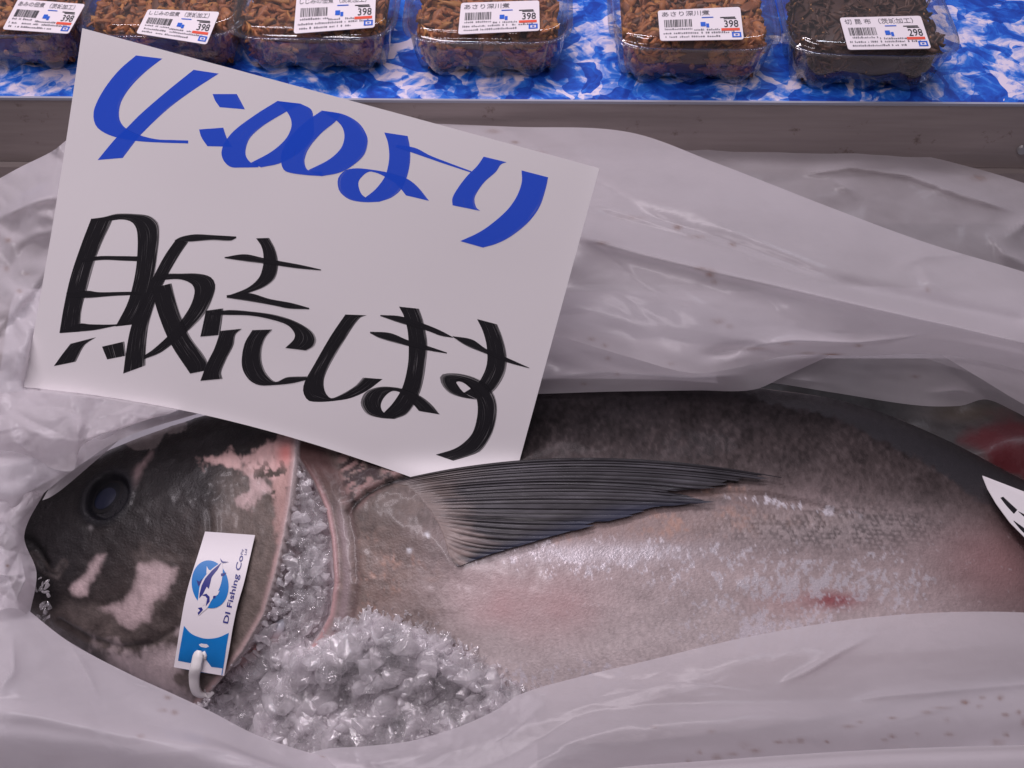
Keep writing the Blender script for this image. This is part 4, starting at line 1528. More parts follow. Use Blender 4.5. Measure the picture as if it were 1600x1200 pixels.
# --- rear folds
sheet('film_sheet', [
    [(660, 194, .118), (820, 200, .120), (1000, 208, .120), (1220, 229, .120), (1420, 240, .118), (1520, 262, .116), (1600, 286, .114), (1760, 345, .105), (2010, 425, 0.097)],
    [(660, 300, .124), (1000, 300, .128), (1220, 320, .126), (1420, 340, .122), (1600, 400, .116), (1760, 450, .105), (2010, 530, 0.097)],
    [(660, 480, .09), (1000, 470, .09), (1300, 520, .085), (1600, 610, .08), (1760, 670, .07), (2010, 750, 0.062)]], 220, 80, M['film1'],
    creases=[([(1240, 275), (1330, 262), (1420, 275), (1500, 305), (1600, 335)], .008, 10, 'ridge'), ([(1280, 268), (1330, 300), (1345, 330)], .006, 9, 'ridge'),
             ([(1560, 380), (1600, 350), (1680, 340)], .01, 10, 'ridge'), ([(1540, 350), (1570, 400), (1640, 430)], .006, 9, 'ridge')],
    facet=[(70, .006, 2.5, 16), (30, .002, 2, 10), (14, .0008, 1.5, 30)], wob=.003, wscale=(260, 70), wang=14, seed=1, stains=[(1530, 278, 16, 6, .9), (930, 205, 20, 4, .6)])

dr = [(805, 222, 8, 3, .7), (770, 205, 14, 4, .6), (845, 238, 12, 4, .6), (1058, 355, 9, 5, .8), (1145, 382, 7, 5, .8), (1090, 370, 20, 4, .4), (940, 380, 12, 3, .9), (1110, 428, 9, 8, 1.1), (1116, 440, 6, 5, 1.0),
      (1095, 420, 12, 3, .8), (1122, 502, 12, 6, .7), (1140, 510, 8, 5, .5), (1450, 453, 6, 6, .5), (1230, 537, 14, 3, .9), (1300, 554, 20, 3, 1.2), (1340, 540, 8, 3, .9), (1180, 545, 26, 4, .5), (1260, 552, 20, 3, .6),
      (925, 530, 8, 4, .8), (945, 540, 6, 4, .8), (950, 565, 5, 4, .7), (1050, 568, 8, 4, .5), (985, 340, 30, 4, .35)]
sheet('film_sheet', behind_card=True, rails_=[
    [(600, 190, .150), (800, 198, .152), (980, 206, .150), (1120, 255, .150), (1300, 325, .150), (1450, 380, .148), (1600, 425, .142), (1760, 480, .135), (2010, 560, 0.127)],
    [(560, 260, .156), (760, 270, .158), (960, 280, .158), (1120, 320, .158), (1300, 385, .158), (1450, 430, .154), (1600, 470, .148), (1760, 520, .140), (2010, 600, 0.132)],
    [(540, 330, .158), (740, 345, .160), (905, 372, .163), (1100, 416, .165), (1290, 462, .164), (1450, 502, .158), (1600, 538, .150), (1760, 580, .140), (2010, 660, 0.132)],
    [(540, 420, .150), (740, 430, .150), (890, 450, .152), (1090, 500, .152), (1280, 520, .150), (1450, 530, .146), (1600, 555, .138), (1760, 600, .13), (2010, 680, 0.122)],
    [(540, 480, .134), (740, 492, .134), (868, 524, .134), (990, 560, .134), (1082, 583, .132), (1150, 575, .132), (1230, 556, .134), (1350, 556, .134), (1470, 554, .132), (1600, 580, .126), (1760, 630, .12), (2010, 710, 0.112)]], nu=330, nv=150, mat=M['film2'],
    creases=[([(880, 362), (1000, 395), (1100, 420), (1290, 464), (1500, 512), (1640, 545)], .011, 11, 'ridge'),
             ([(905, 322), (1000, 345), (1130, 382), (1300, 440), (1480, 480), (1640, 512)], -.006, 14, 'round'),
             ([(910, 315), (985, 338), (1100, 372), (1240, 425), (1330, 447)], .007, 7, 'ridge'),
             ([(1130, 575), (1160, 545), (1240, 532), (1340, 536), (1480, 520)], .006, 9, 'ridge'), ([(1080, 560), (1170, 542), (1260, 555)], -.004, 8, 'round'),
             ([(1430, 395), (1450, 440), (1500, 462)], .004, 8, 'ridge'), ([(1380, 430), (1440, 400), (1540, 395)], .004, 8, 'ridge')],
    facet=[(120, .008, 3, 14), (40, .0016, 3, 14), (16, .0007, 2, 20)], wob=.003, wscale=(420, 80), wang=14, seed=2, stains=dr)
sheet('film_fold', behind_card=True, rails_=[
    [(600, 490, .122), (800, 500, .122), (1000, 530, .122), (1150, 540, .122), (1310, 545, .122)],
    [(600, 560, .122), (800, 570, .122), (1000, 580, .122), (1120, 582, .122), (1300, 550, .122)],
    [(600, 612, .112), (800, 616, .112), (950, 612, .112), (1090, 610, .112), (1176, 609, .112), (1230, 586, .114), (1292, 558, .118)]], nu=180, nv=50, mat=M['film2'],
    creases=[([(840, 590), (950, 580), (1080, 590), (1180, 585)], .004, 8, 'ridge')], wob=.003, wscale=(200, 40), wang=0, seed=3, stains=[(950, 560, 6, 4, .9), (964, 585, 5, 4, .8), (912, 600, 6, 3, .6)])
sheet('film_fold', [
    [(820, 520, .110), (1000, 530, .112), (1120, 540, .118), (1300, 545, .118), (1480, 550, .116), (1620, 590, .112), (1760, 640, .105), (2010, 720, 0.097)],
    [(820, 560, .106), (1000, 565, .108), (1150, 575, .112), (1300, 580, .112), (1480, 592, .110), (1600, 618, .106), (1760, 670, .10), (2010, 750, 0.092)],
    [(820, 590, .100), (1000, 592, .100), (1190, 597, .104), (1300, 613, .104), (1430, 633, .102), (1500, 634, .100), (1540, 624, .100), (1580, 640, .098), (1640, 672, .096), (1760, 720, .09), (2010, 800, 0.082)]], 180, 50, M['film1'],
    creases=[([(1220, 590), (1300, 600), (1290, 606)], .004, 6, 'ridge'), ([(1440, 615), (1500, 610), (1540, 624)], .004, 6, 'ridge')], wob=.003, wscale=(160, 40), wang=8, seed=4, stains=[(1430, 588, 8, 4, .7)])
sheet('film_fold', [
    [(1440, 520, .134), (1560, 520, .132), (1680, 540, .13), (1780, 560, .125), (2010, 640, 0.117)],
    [(1455, 540, .132), (1540, 560, .130), (1650, 600, .126), (1780, 640, .12), (2010, 720, 0.112)],
    [(1468, 553, .130), (1530, 590, .126), (1600, 632, .120), (1680, 670, .115), (1780, 720, .11), (2010, 800, 0.102)]], 90, 40, M['film2'], wob=.003, wscale=(160, 40), wang=25, seed=5)

# --- left bundle
sheet('film_sheet', behind_card=True, rails_=[
    [(-140, 345, 0.150), (-40, 300, 0.160), (30, 262, 0.166), (82, 236, 0.170), (108, 216, 0.176), (150, 190, 0.180), (260, 180, 0.180)],
    [(-140, 420, 0.151), (-40, 390, 0.161), (30, 345, 0.168), (82, 330, 0.172), (120, 320, 0.174), (180, 310, 0.172), (280, 320, 0.166)],
    [(-140, 520, 0.140), (-40, 500, 0.150), (30, 470, 0.154), (82, 450, 0.156), (130, 450, 0.152), (200, 460, 0.147), (300, 480, 0.137)],
    [(-140, 620, 0.124), (-40, 590, 0.130), (20, 580, 0.130), (82, 575, 0.128), (140, 575, 0.124), (220, 590, 0.119), (330, 600, 0.109)],
    [(-140, 720, 0.110), (-40, 690, 0.112), (10, 680, 0.110), (60, 680, 0.108), (130, 660, 0.106), (220, 650, 0.102), (330, 630, 0.098)],
    [(-140, 900, 0.085), (-40, 850, 0.090), (10, 815, 0.094), (50, 786, 0.096), (100, 745, 0.100), (190, 686, 0.104), (330, 640, 0.108)]], nu=170, nv=170, mat=M['film2'],
    creases=[([(-40, 360), (40, 320), (140, 290)], .007, 10, 'ridge'), ([(-20, 345), (60, 312), (110, 300)], .006, 7, 'ridge'), ([(30, 318), (60, 335), (110, 352)], .008, 7, 'ridge'), ([(10, 385), (60, 365), (120, 360)], .008, 8, 'ridge'),
             ([(20, 420), (15, 380), (-20, 340)], .006, 8, 'ridge'), ([(50, 450), (75, 425), (120, 415)], .006, 8, 'ridge')],
    facet=[(75, .022, 1.3, -25), (30, .008, 1.4, 30), (14, .0025, 1, 0)], seed=6, stains=[(10, 420, 6, 5, 1.), (12, 375, 8, 5, .7), (40, 428, 8, 3, .7), (30, 455, 6, 4, .7)])
sheet('film_fold', behind_card=True, rails_=[
    [(-140, 640, 0.136), (-40, 620, 0.138), (40, 610, 0.138), (110, 606, 0.138), (200, 620, 0.134), (290, 636, 0.126)],
    [(-140, 690, 0.130), (-40, 680, 0.134), (40, 670, 0.134), (110, 668, 0.134), (180, 668, 0.130), (250, 650, 0.124)],
    [(-140, 770, 0.114), (-60, 745, 0.118), (0, 706, 0.122), (50, 714, 0.120), (82, 732, 0.118), (115, 734, 0.117), (124, 700, 0.124), (190, 664, 0.124), (215, 645, 0.124)]], nu=150, nv=90, mat=M['film2'],
    creases=[([(128, 620), (126, 660), (112, 730)], .006, 7, 'ridge'), ([(10, 640), (20, 690), (60, 715)], .007, 8, 'ridge')], facet=[(60, .014, 1.2, 60), (26, .006, 1.3, 10), (13, .002, 1, 0)], seed=8)
sheet('film_fold', [
    [(118, 640, .122), (160, 636, .122), (200, 632, .122), (240, 628, .122), (280, 632, .120)],
    [(110, 700, .116), (130, 700, .116), (155, 690, .116), (185, 672, .116), (215, 656, .114)],
    [(66, 782, .106), (80, 776, .106), (100, 762, .106), (140, 728, .107), (190, 684, .108)]], 60, 60, M['film2'], wob=.002, wscale=(60, 40), seed=9, stains=[(66, 748, 14, 8, 1.0), (58, 756, 10, 6, 1.0)], clamp=.002)
sheet('film_fold', [
    [(-140, 800, .112), (-140, 840, .112), (-140, 900, .11), (-140, 1000, .10)],
    [(-30, 786, .114), (-30, 830, .114), (-25, 890, .112), (-20, 960, .105)],
    [(30, 772, .106), (20, 820, .106), (25, 880, .104), (20, 950, .10)],
    [(72, 764, .096), (38, 836, .088), (57, 895, .088), (46, 962, .088)]], 90, 90, M['film3'],
    creases=[([(-60, 830), (0, 815), (30, 820)], .008, 8, 'ridge'), ([(30, 860), (40, 905), (20, 950)], .006, 7, 'ridge'), ([(-40, 890), (10, 900), (60, 895)], .006, 8, 'ridge')], facet=[(55, .012, 1.2, 60), (24, .005, 1.3, -10), (12, .002, 1, 0)], seed=10, stains=[(12, 884, 4, 3, 1.)])

# --- front folds
sheet('film_sheet', [
    [(-160, 840, .104), (-60, 880, .100), (0, 915, .096), (50, 958, .092), (110, 1004, .092), (200, 1052, .092), (270, 1084, .090), (330, 1112, .086), (400, 1148, .080), (470, 1172, .078), (540, 1190, .078), (620, 1210, .078)],
    [(-160, 930, .116), (-60, 960, .112), (0, 985, .108), (50, 1018, .104), (110, 1060, .102), (200, 1104, .100), (270, 1130, .098), (330, 1150, .096), (400, 1178, .09), (470, 1200, .086), (540, 1220, .084), (620, 1240, .082)],
    [(-160, 1090, .118), (-60, 1100, .116), (0, 1112, .116), (60, 1124, .114), (140, 1140, .112), (240, 1158, .110), (320, 1172, .106), (380, 1186, .104), (440, 1206, .10), (500, 1226, .096), (560, 1245, .09), (620, 1265, .086)],
    [(-160, 1180, .10), (-60, 1180, .10), (0, 1182, .10), (60, 1186, .10), (140, 1190, .10), (240, 1205, .10), (320, 1215, .096), (380, 1226, .094), (440, 1240, .09), (500, 1255, .086), (560, 1270, .082), (620, 1290, .08)],
    [(-160, 1330, .02), (-60, 1330, .02), (60, 1330, .02), (240, 1330, .02), (420, 1340, .03), (620, 1350, .04)]], 220, 130, M['film3'],
    creases=[([(100, 990), (140, 1060), (160, 1100)], .004, 9, 'ridge'), ([(20, 980), (20, 1050), (-20, 1100)], .006, 12, 'ridge'), ([(-40, 1108), (60, 1120), (200, 1150), (360, 1180)], .004, 14, 'round')],
    facet=[(130, .010, 2, 40), (45, .002, 2, 30), (16, .0006, 2, 0)], wob=.002, wscale=(140, 100), wang=30, seed=12, stains=[(262, 1090, 7, 4, .8), (272, 1113, 8, 5, .8), (220, 1150, 7, 4, .8), (255, 1110, 10, 4, .5), (505, 1180, 6, 4, 1.1)])
sp = [(1508, 1097, 7, 5, 1.2), (1535, 1090, 5, 4, .8), (1563, 1090, 6, 6, .9), (1571, 1117, 6, 4, 1.1), (1592, 1113, 5, 5, 1.), (1483, 1147, 8, 4, 1.), (1560, 1160, 12, 6, 1.1), (1572, 1148, 4, 5, 1.), (1394, 1150, 7, 3, 1.), (1383, 1157, 6, 3, .9),
      (1250, 1157, 7, 4, 1.2), (1235, 1158, 8, 3, .9), (1220, 1159, 6, 3, .9), (1213, 1160, 4, 3, .9), (1292, 1159, 5, 3, .9), (1180, 1173, 12, 5, .8), (1120, 1183, 9, 5, 1.), (1145, 1178, 14, 4, .5), (1093, 1175, 5, 4, .9), (1077, 1190, 5, 4, .9), (1164, 1165, 12, 7, .4),
      (1325, 1135, 14, 4, .5), (1395, 1122, 8, 3, .7), (1448, 1113, 10, 4, .6), (1470, 1106, 16, 3, .5), (1415, 1170, 9, 3, .6), (1112, 1143, 7, 4, .5), (1022, 1136, 5, 3, .6), (1530, 1104, 5, 4, .8), (1344, 1128, 6, 3, .6), (1480, 1125, 5, 6, .4), (1600, 1130, 6, 9, .9), (1434, 1147, 4, 3, .6), (1245, 1181, 4, 3, .6)]
FR = [
    [(430, 1200, .076), (500, 1172, .078), (570, 1166, .080), (640, 1158, .082), (710, 1138, .086), (770, 1112, .090), (815, 1084, .094), (900, 1059, .098), (1000, 1035, .100), (1150, 999, .102), (1300, 972, .100), (1400, 961, .098), (1500, 956, .096), (1600, 957, .094), (1760, 968, .09), (2010, 980, 0.082)],
    [(430, 1222, .084), (500, 1200, .086), (570, 1192, .088), (640, 1184, .089), (710, 1170, .093), (770, 1150, .097), (815, 1126, .100), (900, 1098, .104), (1000, 1074, .109), (1150, 1040, .110), (1300, 1014, .110), (1400, 1006, .109), (1500, 1002, .107), (1600, 1004, .105), (1760, 1010, .10), (2010, 1022, 0.092)],
    [(430, 1250, .084), (500, 1236, .088), (570, 1228, .092), (640, 1220, .093), (710, 1210, .097), (770, 1192, .101), (815, 1170, .103), (900, 1120, .106), (1000, 1100, .106), (1150, 1092, .106), (1300, 1090, .106), (1400, 1082, .106), (1500, 1074, .104), (1600, 1066, .102), (1760, 1050, .10), (2010, 1062, 0.092)],
    [(430, 1290, .08), (500, 1280, .084), (570, 1272, .088), (640, 1266, .095), (710, 1258, .099), (770, 1246, .103), (815, 1230, .105), (900, 1190, .107), (1000, 1170, .108), (1150, 1160, .108), (1300, 1158, .108), (1400, 1154, .108), (1500, 1150, .107), (1600, 1146, .106), (1760, 1130, .10), (2010, 1142, 0.092)],
    [(430, 1340, .04), (640, 1340, .05), (815, 1340, .06), (1000, 1340, .06), (1300, 1340, .06), (1760, 1340, .05), (2010, 1352, 0.042)]]
for k_, dz_ in ((1, .004), (2, .005), (3, .006)):
    FR[k_] = [(p_[0], p_[1], FR[0][n_][2] + dz_) for n_, p_ in enumerate(FR[k_])]
sheet('film_sheet', FR, 330, 130, M['film3'],
    creases=[([(1205, 1075), (1260, 1050), (1310, 1020), (1380, 985)], .003, 6, 'ridge'), ([(1100, 1032), (1300, 1015), (1600, 1012), (1680, 1012)], .002, 26, 'round'),
             ([(1320, 1095), (1420, 1085), (1600, 1070), (1700, 1060)], .0022, 9, 'ridge'), ([(560, 1165), (580, 1190), (600, 1215)], .003, 8, 'ridge')],
    facet=[(110, .003, 4, -5), (45, .0010, 3, -8), (16, .0005, 2, 0)], wob=.0015, wscale=(500, 60), wang=-6, seed=14, stains=sp)
sheet('film_fold', [
    [(820, 1225, .120), (960, 1200, .124), (1100, 1189, .126), (1300, 1175, .126), (1450, 1168, .126), (1600, 1164, .124), (1760, 1160, .12), (2010, 1172, 0.112)],
    [(820, 1260, .132), (960, 1225, .136), (1100, 1214, .138), (1300, 1200, .138), (1450, 1192, .138), (1600, 1188, .136), (1760, 1184, .13), (2010, 1196, 0.122)],
    [(820, 1320, .12), (960, 1310, .12), (1100, 1300, .12), (1300, 1290, .12), (1450, 1280, .12), (1600, 1280, .12), (1760, 1280, .12), (2010, 1292, 0.112)]], 140, 40, M['film3'], wob=.002, wscale=(300, 40), seed=15)
place_children(liner)

# ================================================================== FLESH BEHIND THE BACK
qx, qy = np.meshgrid(np.linspace(1120, 1800, 240), np.linspace(560, 850, 120))
zz = .040 + .008 * fbm(qx, qy, 90, 60, 8, 2) + .018 * np.exp(-(((qx - 1640) / 120) ** 2 + ((qy - 690) / 60) ** 2)) 
fcol = np.zeros(qx.shape + (3,)) + np.array((.02, .018, .018)) + np.array((.12, .11, .105)) * sstep(1370, 1440, qx)[..., None]
fcol *= .32 * (.45 + 1.1 * fbm(qx + .6 * qy, qy - .3 * qx, 36, 9, 10, 3))[..., None]
rd = sstep(-14, 16, poly_sd(qx, qy, [(1500, 690), (1530, 660), (1580, 650), (1820, 700), (1820, 860), (1600, 760)]) + (fbm(qx, qy, 30, 22, 12, 3) - .5) * 30)
fcol = fcol + (np.array((.095, .005, .009)) - fcol) * rd[..., None]
ye = np.exp(-(((qx - 1510) / 50) ** 2 + ((qy - 645) / 14) ** 2)) * (1 - rd)
fcol = fcol + (np.array((.16, .10, .03)) - fcol) * ye[..., None] * .25
fl2 = grid('fish_flesh', unz(qx, qy, zz), M['flesh'], colors=fcol.reshape(-1, 3))
tag(fl2, 'raw dark red flesh with greyish membrane behind the tuna\'s back', 'fish meat')
# ================================================================== SECOND CARD (its corner enters at the right)
def c2px(u, v):
    x = 1535 + 260 * u + np.interp(v, [0, .12, .25, .4, .6, 1], [0, 8, 22, 44, 82, 190])
    y = 743 + 100 * u + np.interp(v, [0, .12, .25, .4, .6, 1], [0, 20, 44, 74, 112, 190])
    return x, y


U2, V2 = np.meshgrid(np.linspace(0, 1, 50), np.linspace(0, 1, 50))
x2, y2 = c2px(U2, V2)
d0 = body_depth(1535, 743)
dd = np.zeros_like(x2)
for i in range(50):
    for j in range(50):
        b = body_depth(min(x2[i, j], 1900), max(y2[i, j], yD(min(x2[i, j], 1900)) + 6))
        dd[i, j] = (b if b else d0)
k = dd.copy()
for _ in range(10):
    k[1:-1, 1:-1] = (k[:-2, 1:-1] + k[2:, 1:-1] + k[1:-1, :-2] + k[1:-1, 2:]) / 4
card2 = empty('sale_card', tuple(und(1560., 790., d0)))
G2 = und(x2, y2, np.minimum(k, d0) - .012 - .022 * V2 * (1 - .2 * U2) - .01 * U2)
b2 = thick_sheet('card_sheet', G2, M['paper'], card2)
BS2 = bvh_of(b2)
tag(card2, 'white card corner with black marker strokes resting near the tuna\'s tail end', 'sign')
R2 = (1500, 720, 8.57)
ribbons('marker_stroke', [([(540, 495), (620, 600), (722, 712)], [(580, 480), (670, 565), (770, 655)]), ([(780, 680), (860, 750), (1000, 860)], [(780, 675), (860, 715), (1000, 800)]),
                          ([(715, 805), (800, 910), (900, 1010)], [(722, 800), (860, 900), (960, 980)])], R2, BS2, BK, card2, .0003, 16, 5)
place_children(card2)


# ================================================================== lettering helper
def text_mesh(s, size=1.0, bold=0.0):
    cu = bpy.data.curves.new('txt', 'FONT')
    cu.body = s
    cu.size = size
    cu.offset = bold
    cu.resolution_u = 3
    ob = bpy.data.objects.new('txt', cu)
    col.objects.link(ob)
    dg = bpy.context.evaluated_depsgraph_get()
    me = ob.evaluated_get(dg).to_mesh()
    v = np.array([q.co[:2] for q in me.vertices]).reshape(-1, 2)
    me.calc_loop_triangles()
    f = np.array([tuple(q.vertices) for q in me.loop_triangles]).reshape(-1, 3)
    ob.evaluated_get(dg).to_mesh_clear()
    bpy.data.objects.remove(ob)
    bpy.data.curves.remove(cu)
    return v, f


# ================================================================== GILL TAG
tg = empty('gill_tag', tuple(on_body(318, 1075)))
tag(tg, 'white and blue plastic tag with fish emblem hooked on the tuna\'s gill', 'tag')
# outline in the enlarged view (x0 240, y0 810, scale 4): left and right edges top to bottom
TL_ = [(322, 82), (280, 220), (235, 360), (200, 490), (172, 640), (150, 780), (126, 930)]
TR_ = [(634, 104), (600, 250), (565, 400), (525, 540), (495, 680), (470, 830), (440, 984)]
nT, mT = 60, 26
A = catmull(TL_, nT) / 4 + np.array([240, 810])
B = catmull(TR_, nT) / 4 + np.array([240, 810])
s = np.linspace(0, 1, mT)
Q = A[:, None] * (1 - s)[None, :, None] + B[:, None] * s[None, :, None]
DD = np.array([[body_depth(*Q[i, j]) for j in (0, mT // 2, mT - 1)] for i in range(nT)], float)
low = np.minimum.accumulate(DD.min(1)[::-1])[::-1]
dm = DD.min(1)
dm = np.convolve(np.pad(dm, 10, mode='edge'), np.ones(21) / 21, 'valid')
lift_ = .0022 + .0025 * np.sin(np.linspace(0, np.pi, nT)) + .004 * np.linspace(0, 1, nT) ** 3
TD = np.broadcast_to((dm - lift_)[:, None], (nT, mT))
TG = und(Q[..., 0], Q[..., 1], TD)
tb_ = thick_sheet('tag_plate', TG, M['tag_white'], tg, .0006)
BT = bvh_of(tb_)
RT = (240, 810, 4.0)


def on_tag(pts, z0):
    out = []
    for x, y in pts:
        p, n, d = hit(BT, x, y)
        if d is None:
            d = float(dm[int(np.clip((y - 830) / 220 * nT, 0, nT - 1))] - lift_[0])
        out.append(und(x, y, d - z0))
    return np.array(out)


def tag_fill(name, poly, mat, z0, sub=1):
    """filled outline printed on the tag"""
    P0 = [(x / 4 + 240, y / 4 + 810) for x, y in poly]
    bm = bmesh.new()
    vs = [bm.verts.new((x, -y, 0)) for x, y in P0]
    f = bm.faces.new(vs)
    bmesh.ops.triangulate(bm, faces=[f])
    if sub:
        bmesh.ops.subdivide_edges(bm, edges=bm.edges[:], cuts=sub, use_grid_fill=True)
        bmesh.ops.triangulate(bm, faces=bm.faces)
    bm.verts.index_update()
    V = on_tag([(v.co.x, -v.co.y) for v in bm.verts], z0)
    Fc = np.array([[v.index for v in f.verts] for f in bm.faces])
    bm.free()
    return mesh(name, V, Fc, mat, tg)


# blue lower field with a curved top
arc = catmull([(190, 672), (235, 720), (300, 747), (350, 752), (410, 742), (470, 715)], 24)
tag_fill('blue_field', [tuple(p) for p in arc] + [(455, 800), (442, 890), (428, 980), (290, 962), (146, 934), (160, 840), (176, 750)], M['tag_blue'], .00025)
ca = np.linspace(0, 2 * np.pi, 48, endpoint=False)
em = np.stack([353 + 115 * np.cos(ca) + 10 * np.sin(ca), 412 + 150 * np.sin(ca)], -1)
tag_fill('emblem_disc', [tuple(p) for p in em], M['tag_blue'], .00025, 0)
fish_o = catmull([(428, 270), (432, 320), (425, 390), (405, 450), (360, 515), (335, 560), (300, 590), (285, 604), (274, 590), (273, 545), (280, 490), (290, 420), (315, 370), (360, 320), (428, 270)], 50)[:-1]
tag_fill('emblem_fish', [tuple(p) for p in fish_o], M['tag_white'], .00035, 0)
tag_fill('emblem_back', [(425, 275), (400, 320), (368, 360), (340, 410), (310, 470), (285, 500), (287, 470), (300, 420), (322, 375), (365, 325)], M['tag_navy'], .00045, 0)
tag_fill('emblem_flank_fin', [(366, 352), (345, 380), (330, 425), (345, 440), (355, 400)], M['tag_navy'], .00048, 0)
tag_fill('emblem_head_line', [(300, 480), (330, 470), (350, 490), (350, 520), (325, 550), (330, 525), (335, 500), (320, 486)], M['tag_navy'], .00045, 0)
tag_fill('emblem_gill', [(310, 487), (325, 487), (333, 505), (318, 540), (302, 548), (325, 520)], M['tag_white'], .0005, 0)
tag_fill('emblem_snout', [(276, 560), (300, 555), (308, 572), (292, 590), (280, 604), (275, 590), (290, 575)], M['tag_navy'], .00046, 0)
tag_fill('emblem_tail', [(415, 248), (432, 268), (470, 272), (432, 278), (422, 272)], M['tag_navy'], .0004, 0)
tag_fill('emblem_dorsal_fin', [(332, 298), (345, 322), (358, 325), (330, 348)], M['tag_white'], .0004, 0)
tag_fill('emblem_dorsal_fin', [(268, 384), (285, 395), (305, 375), (298, 400), (280, 425)], M['tag_navy'], .0004, 0)
tag_fill('emblem_belly_fin', [(420, 345), (455, 338), (440, 358), (422, 362)], M['tag_navy'], .0004, 0)
tag_fill('emblem_belly_fin', [(375, 468), (413, 450), (402, 475), (372, 498)], M['tag_white'], .0004, 0)
tag_fill('emblem_belly_fin', [(372, 485), (388, 482), (384, 498), (371, 498)], M['tag_navy'], .00045, 0)
def tag_text(txt, x0, y0, x1, y1, hgt, bold):
    v, f = text_mesh(txt, 1.0, bold)
    v = v - v.min(0)
    wv = v[:, 0].max()
    hv = 0.73
    a = np.array([x0, y0])
    d = np.array([x1 - x0, y1 - y0])
    Ld = np.linalg.norm(d)
    perp = np.array([d[1], -d[0]]) / Ld          # points to the lettering's top
    q = a + v[:, :1] / wv * d + v[:, 1:2] / hv * hgt * perp
    V = on_tag(q / 4 + np.array([240, 810]), .0003)
    return mesh('lettering', V, f, M['tag_navy'], tg, smooth=False)


tag_text('DI Fishing Co', 474, 660, 572, 236, 33, .012)
tag_text('Pty', 562, 226, 566, 192, 15, 0)
tag_text('Ltd', 580, 228, 584, 192, 15, 0)
# hook strap
hd = lambda x, y, l: und(x, y, (hit(BT, x, y)[2] or body_depth(x, y)) - l)
hp = [hd(311, 1016, .0008), hd(308, 1030, .0022), hd(305, 1045, .0032), hd(303, 1060, .0105), und(304., 1074., body_depth(304, 1074) - .010), und(311., 1085., body_depth(311, 1082) - .006), und(322., 1087., body_depth(320, 1082) - .001),
      und(332., 1079., body_depth(330, 1078) + .003)]
H = catmull3(np.array(hp), 60)
T = np.gradient(H, axis=0)
T /= np.linalg.norm(T, axis=1)[:, None]
wd = np.array([1.0, .05, .05])
wd = wd[None] - T * (T @ wd)[:, None]
wd /= np.linalg.norm(wd, axis=1)[:, None]
vw = np.cross(T, wd)
hw = .0033 * np.interp(np.linspace(0, 1, 60), [0, .03, .08, .75, 1], [.35, .8, 1, .9, .7])
ht = .0008
prof = [(-1, -1), (-.8, 1), (.8, 1), (1, -1)]
HG = np.stack([H + wd * (hw * a)[:, None] + vw * (ht * b) for a, b in prof], 1)
hk = grid('hook_strap', HG, M['white_plastic'], tg, wrap=True)
eyelet = tube('eyelet', [tuple(on_tag([(x, y)], .0006)[0]) for x, y in ((318, 1018), (321, 1024), (320, 1030))], .0009, M['white_plastic'], tg, seg=8)
place_children(tg)

# ================================================================== FOOD TRAYS
NPER = 160
pa = np.linspace(0, 2 * np.pi, NPER, endpoint=False)


def rrect(hx, hy, n=5.0):
    c, s = np.cos(pa), np.sin(pa)
    return np.stack([hx * np.sign(c) * np.abs(c) ** (2 / n), hy * np.sign(s) * np.abs(s) ** (2 / n)], -1)


def flute(pt, hx, hy, amp):
    """scalloped foot: four bays along each side"""
    k = np.where(np.abs(pt[:, 1]) / hy > np.abs(pt[:, 0]) / hx, np.cos(pt[:, 0] / hx * np.pi * 3), np.cos(pt[:, 1] / hy * np.pi * 3))
    return amp * (k - 1) * .5


HX, HY = .0625, .052


def tray_mesh():
    rows = []
    for hx, hy, z, am in ((.030, .022, .0030, 0), (.046, .036, .0022, .2), (.0490, .0390, .0006, .8), (.0512, .0412, .0010, 1.0), (.0525, .0425, .0040, .9), (.0545, .0445, .0120, .5), (.0560, .0460, .0220, .2), (.0572, .0472, .0330, 0), (.0576, .0476, .0352, 0), (.0612, .0512, .0358, 0), (.0614, .0514, .0346, 0)):
        q = rrect(hx, hy)
        f = flute(q, hx, hy, 1.0) * am
        qq = q * (1 + .06 * f[:, None])
        z_ = z - .0060 * f * (am > .1) * (z < .0045)
        rows.append(np.c_[qq, z_])
    return np.array(rows)


def lid_mesh():
    rows = []
    for hx, hy, z in ((.0613, .0513, .0350), (.0608, .0508, .0368), (.0585, .0485, .0372), (.0578, .0478, .0384), (.0565, .0465, .0412), (.0545, .0445, .0420), (.0515, .0415, .0418), (.0500, .0400, .0412), (.02, .015, .0412), (.0004, .0003, .0412)):
        rows.append(np.c_[rrect(hx, hy), np.full(NPER, z)])
    return np.array(rows)


TM, LM = tray_mesh(), lid_mesh()
bmi = bmesh.new()
bmesh.ops.create_icosphere(bmi, subdivisions=2, radius=1)
bmi.verts.index_update()
IV = np.array([v.co[:] for v in bmi.verts])
IF = np.array([[v.index for v in f.verts] for f in bmi.faces])
bmi.free()


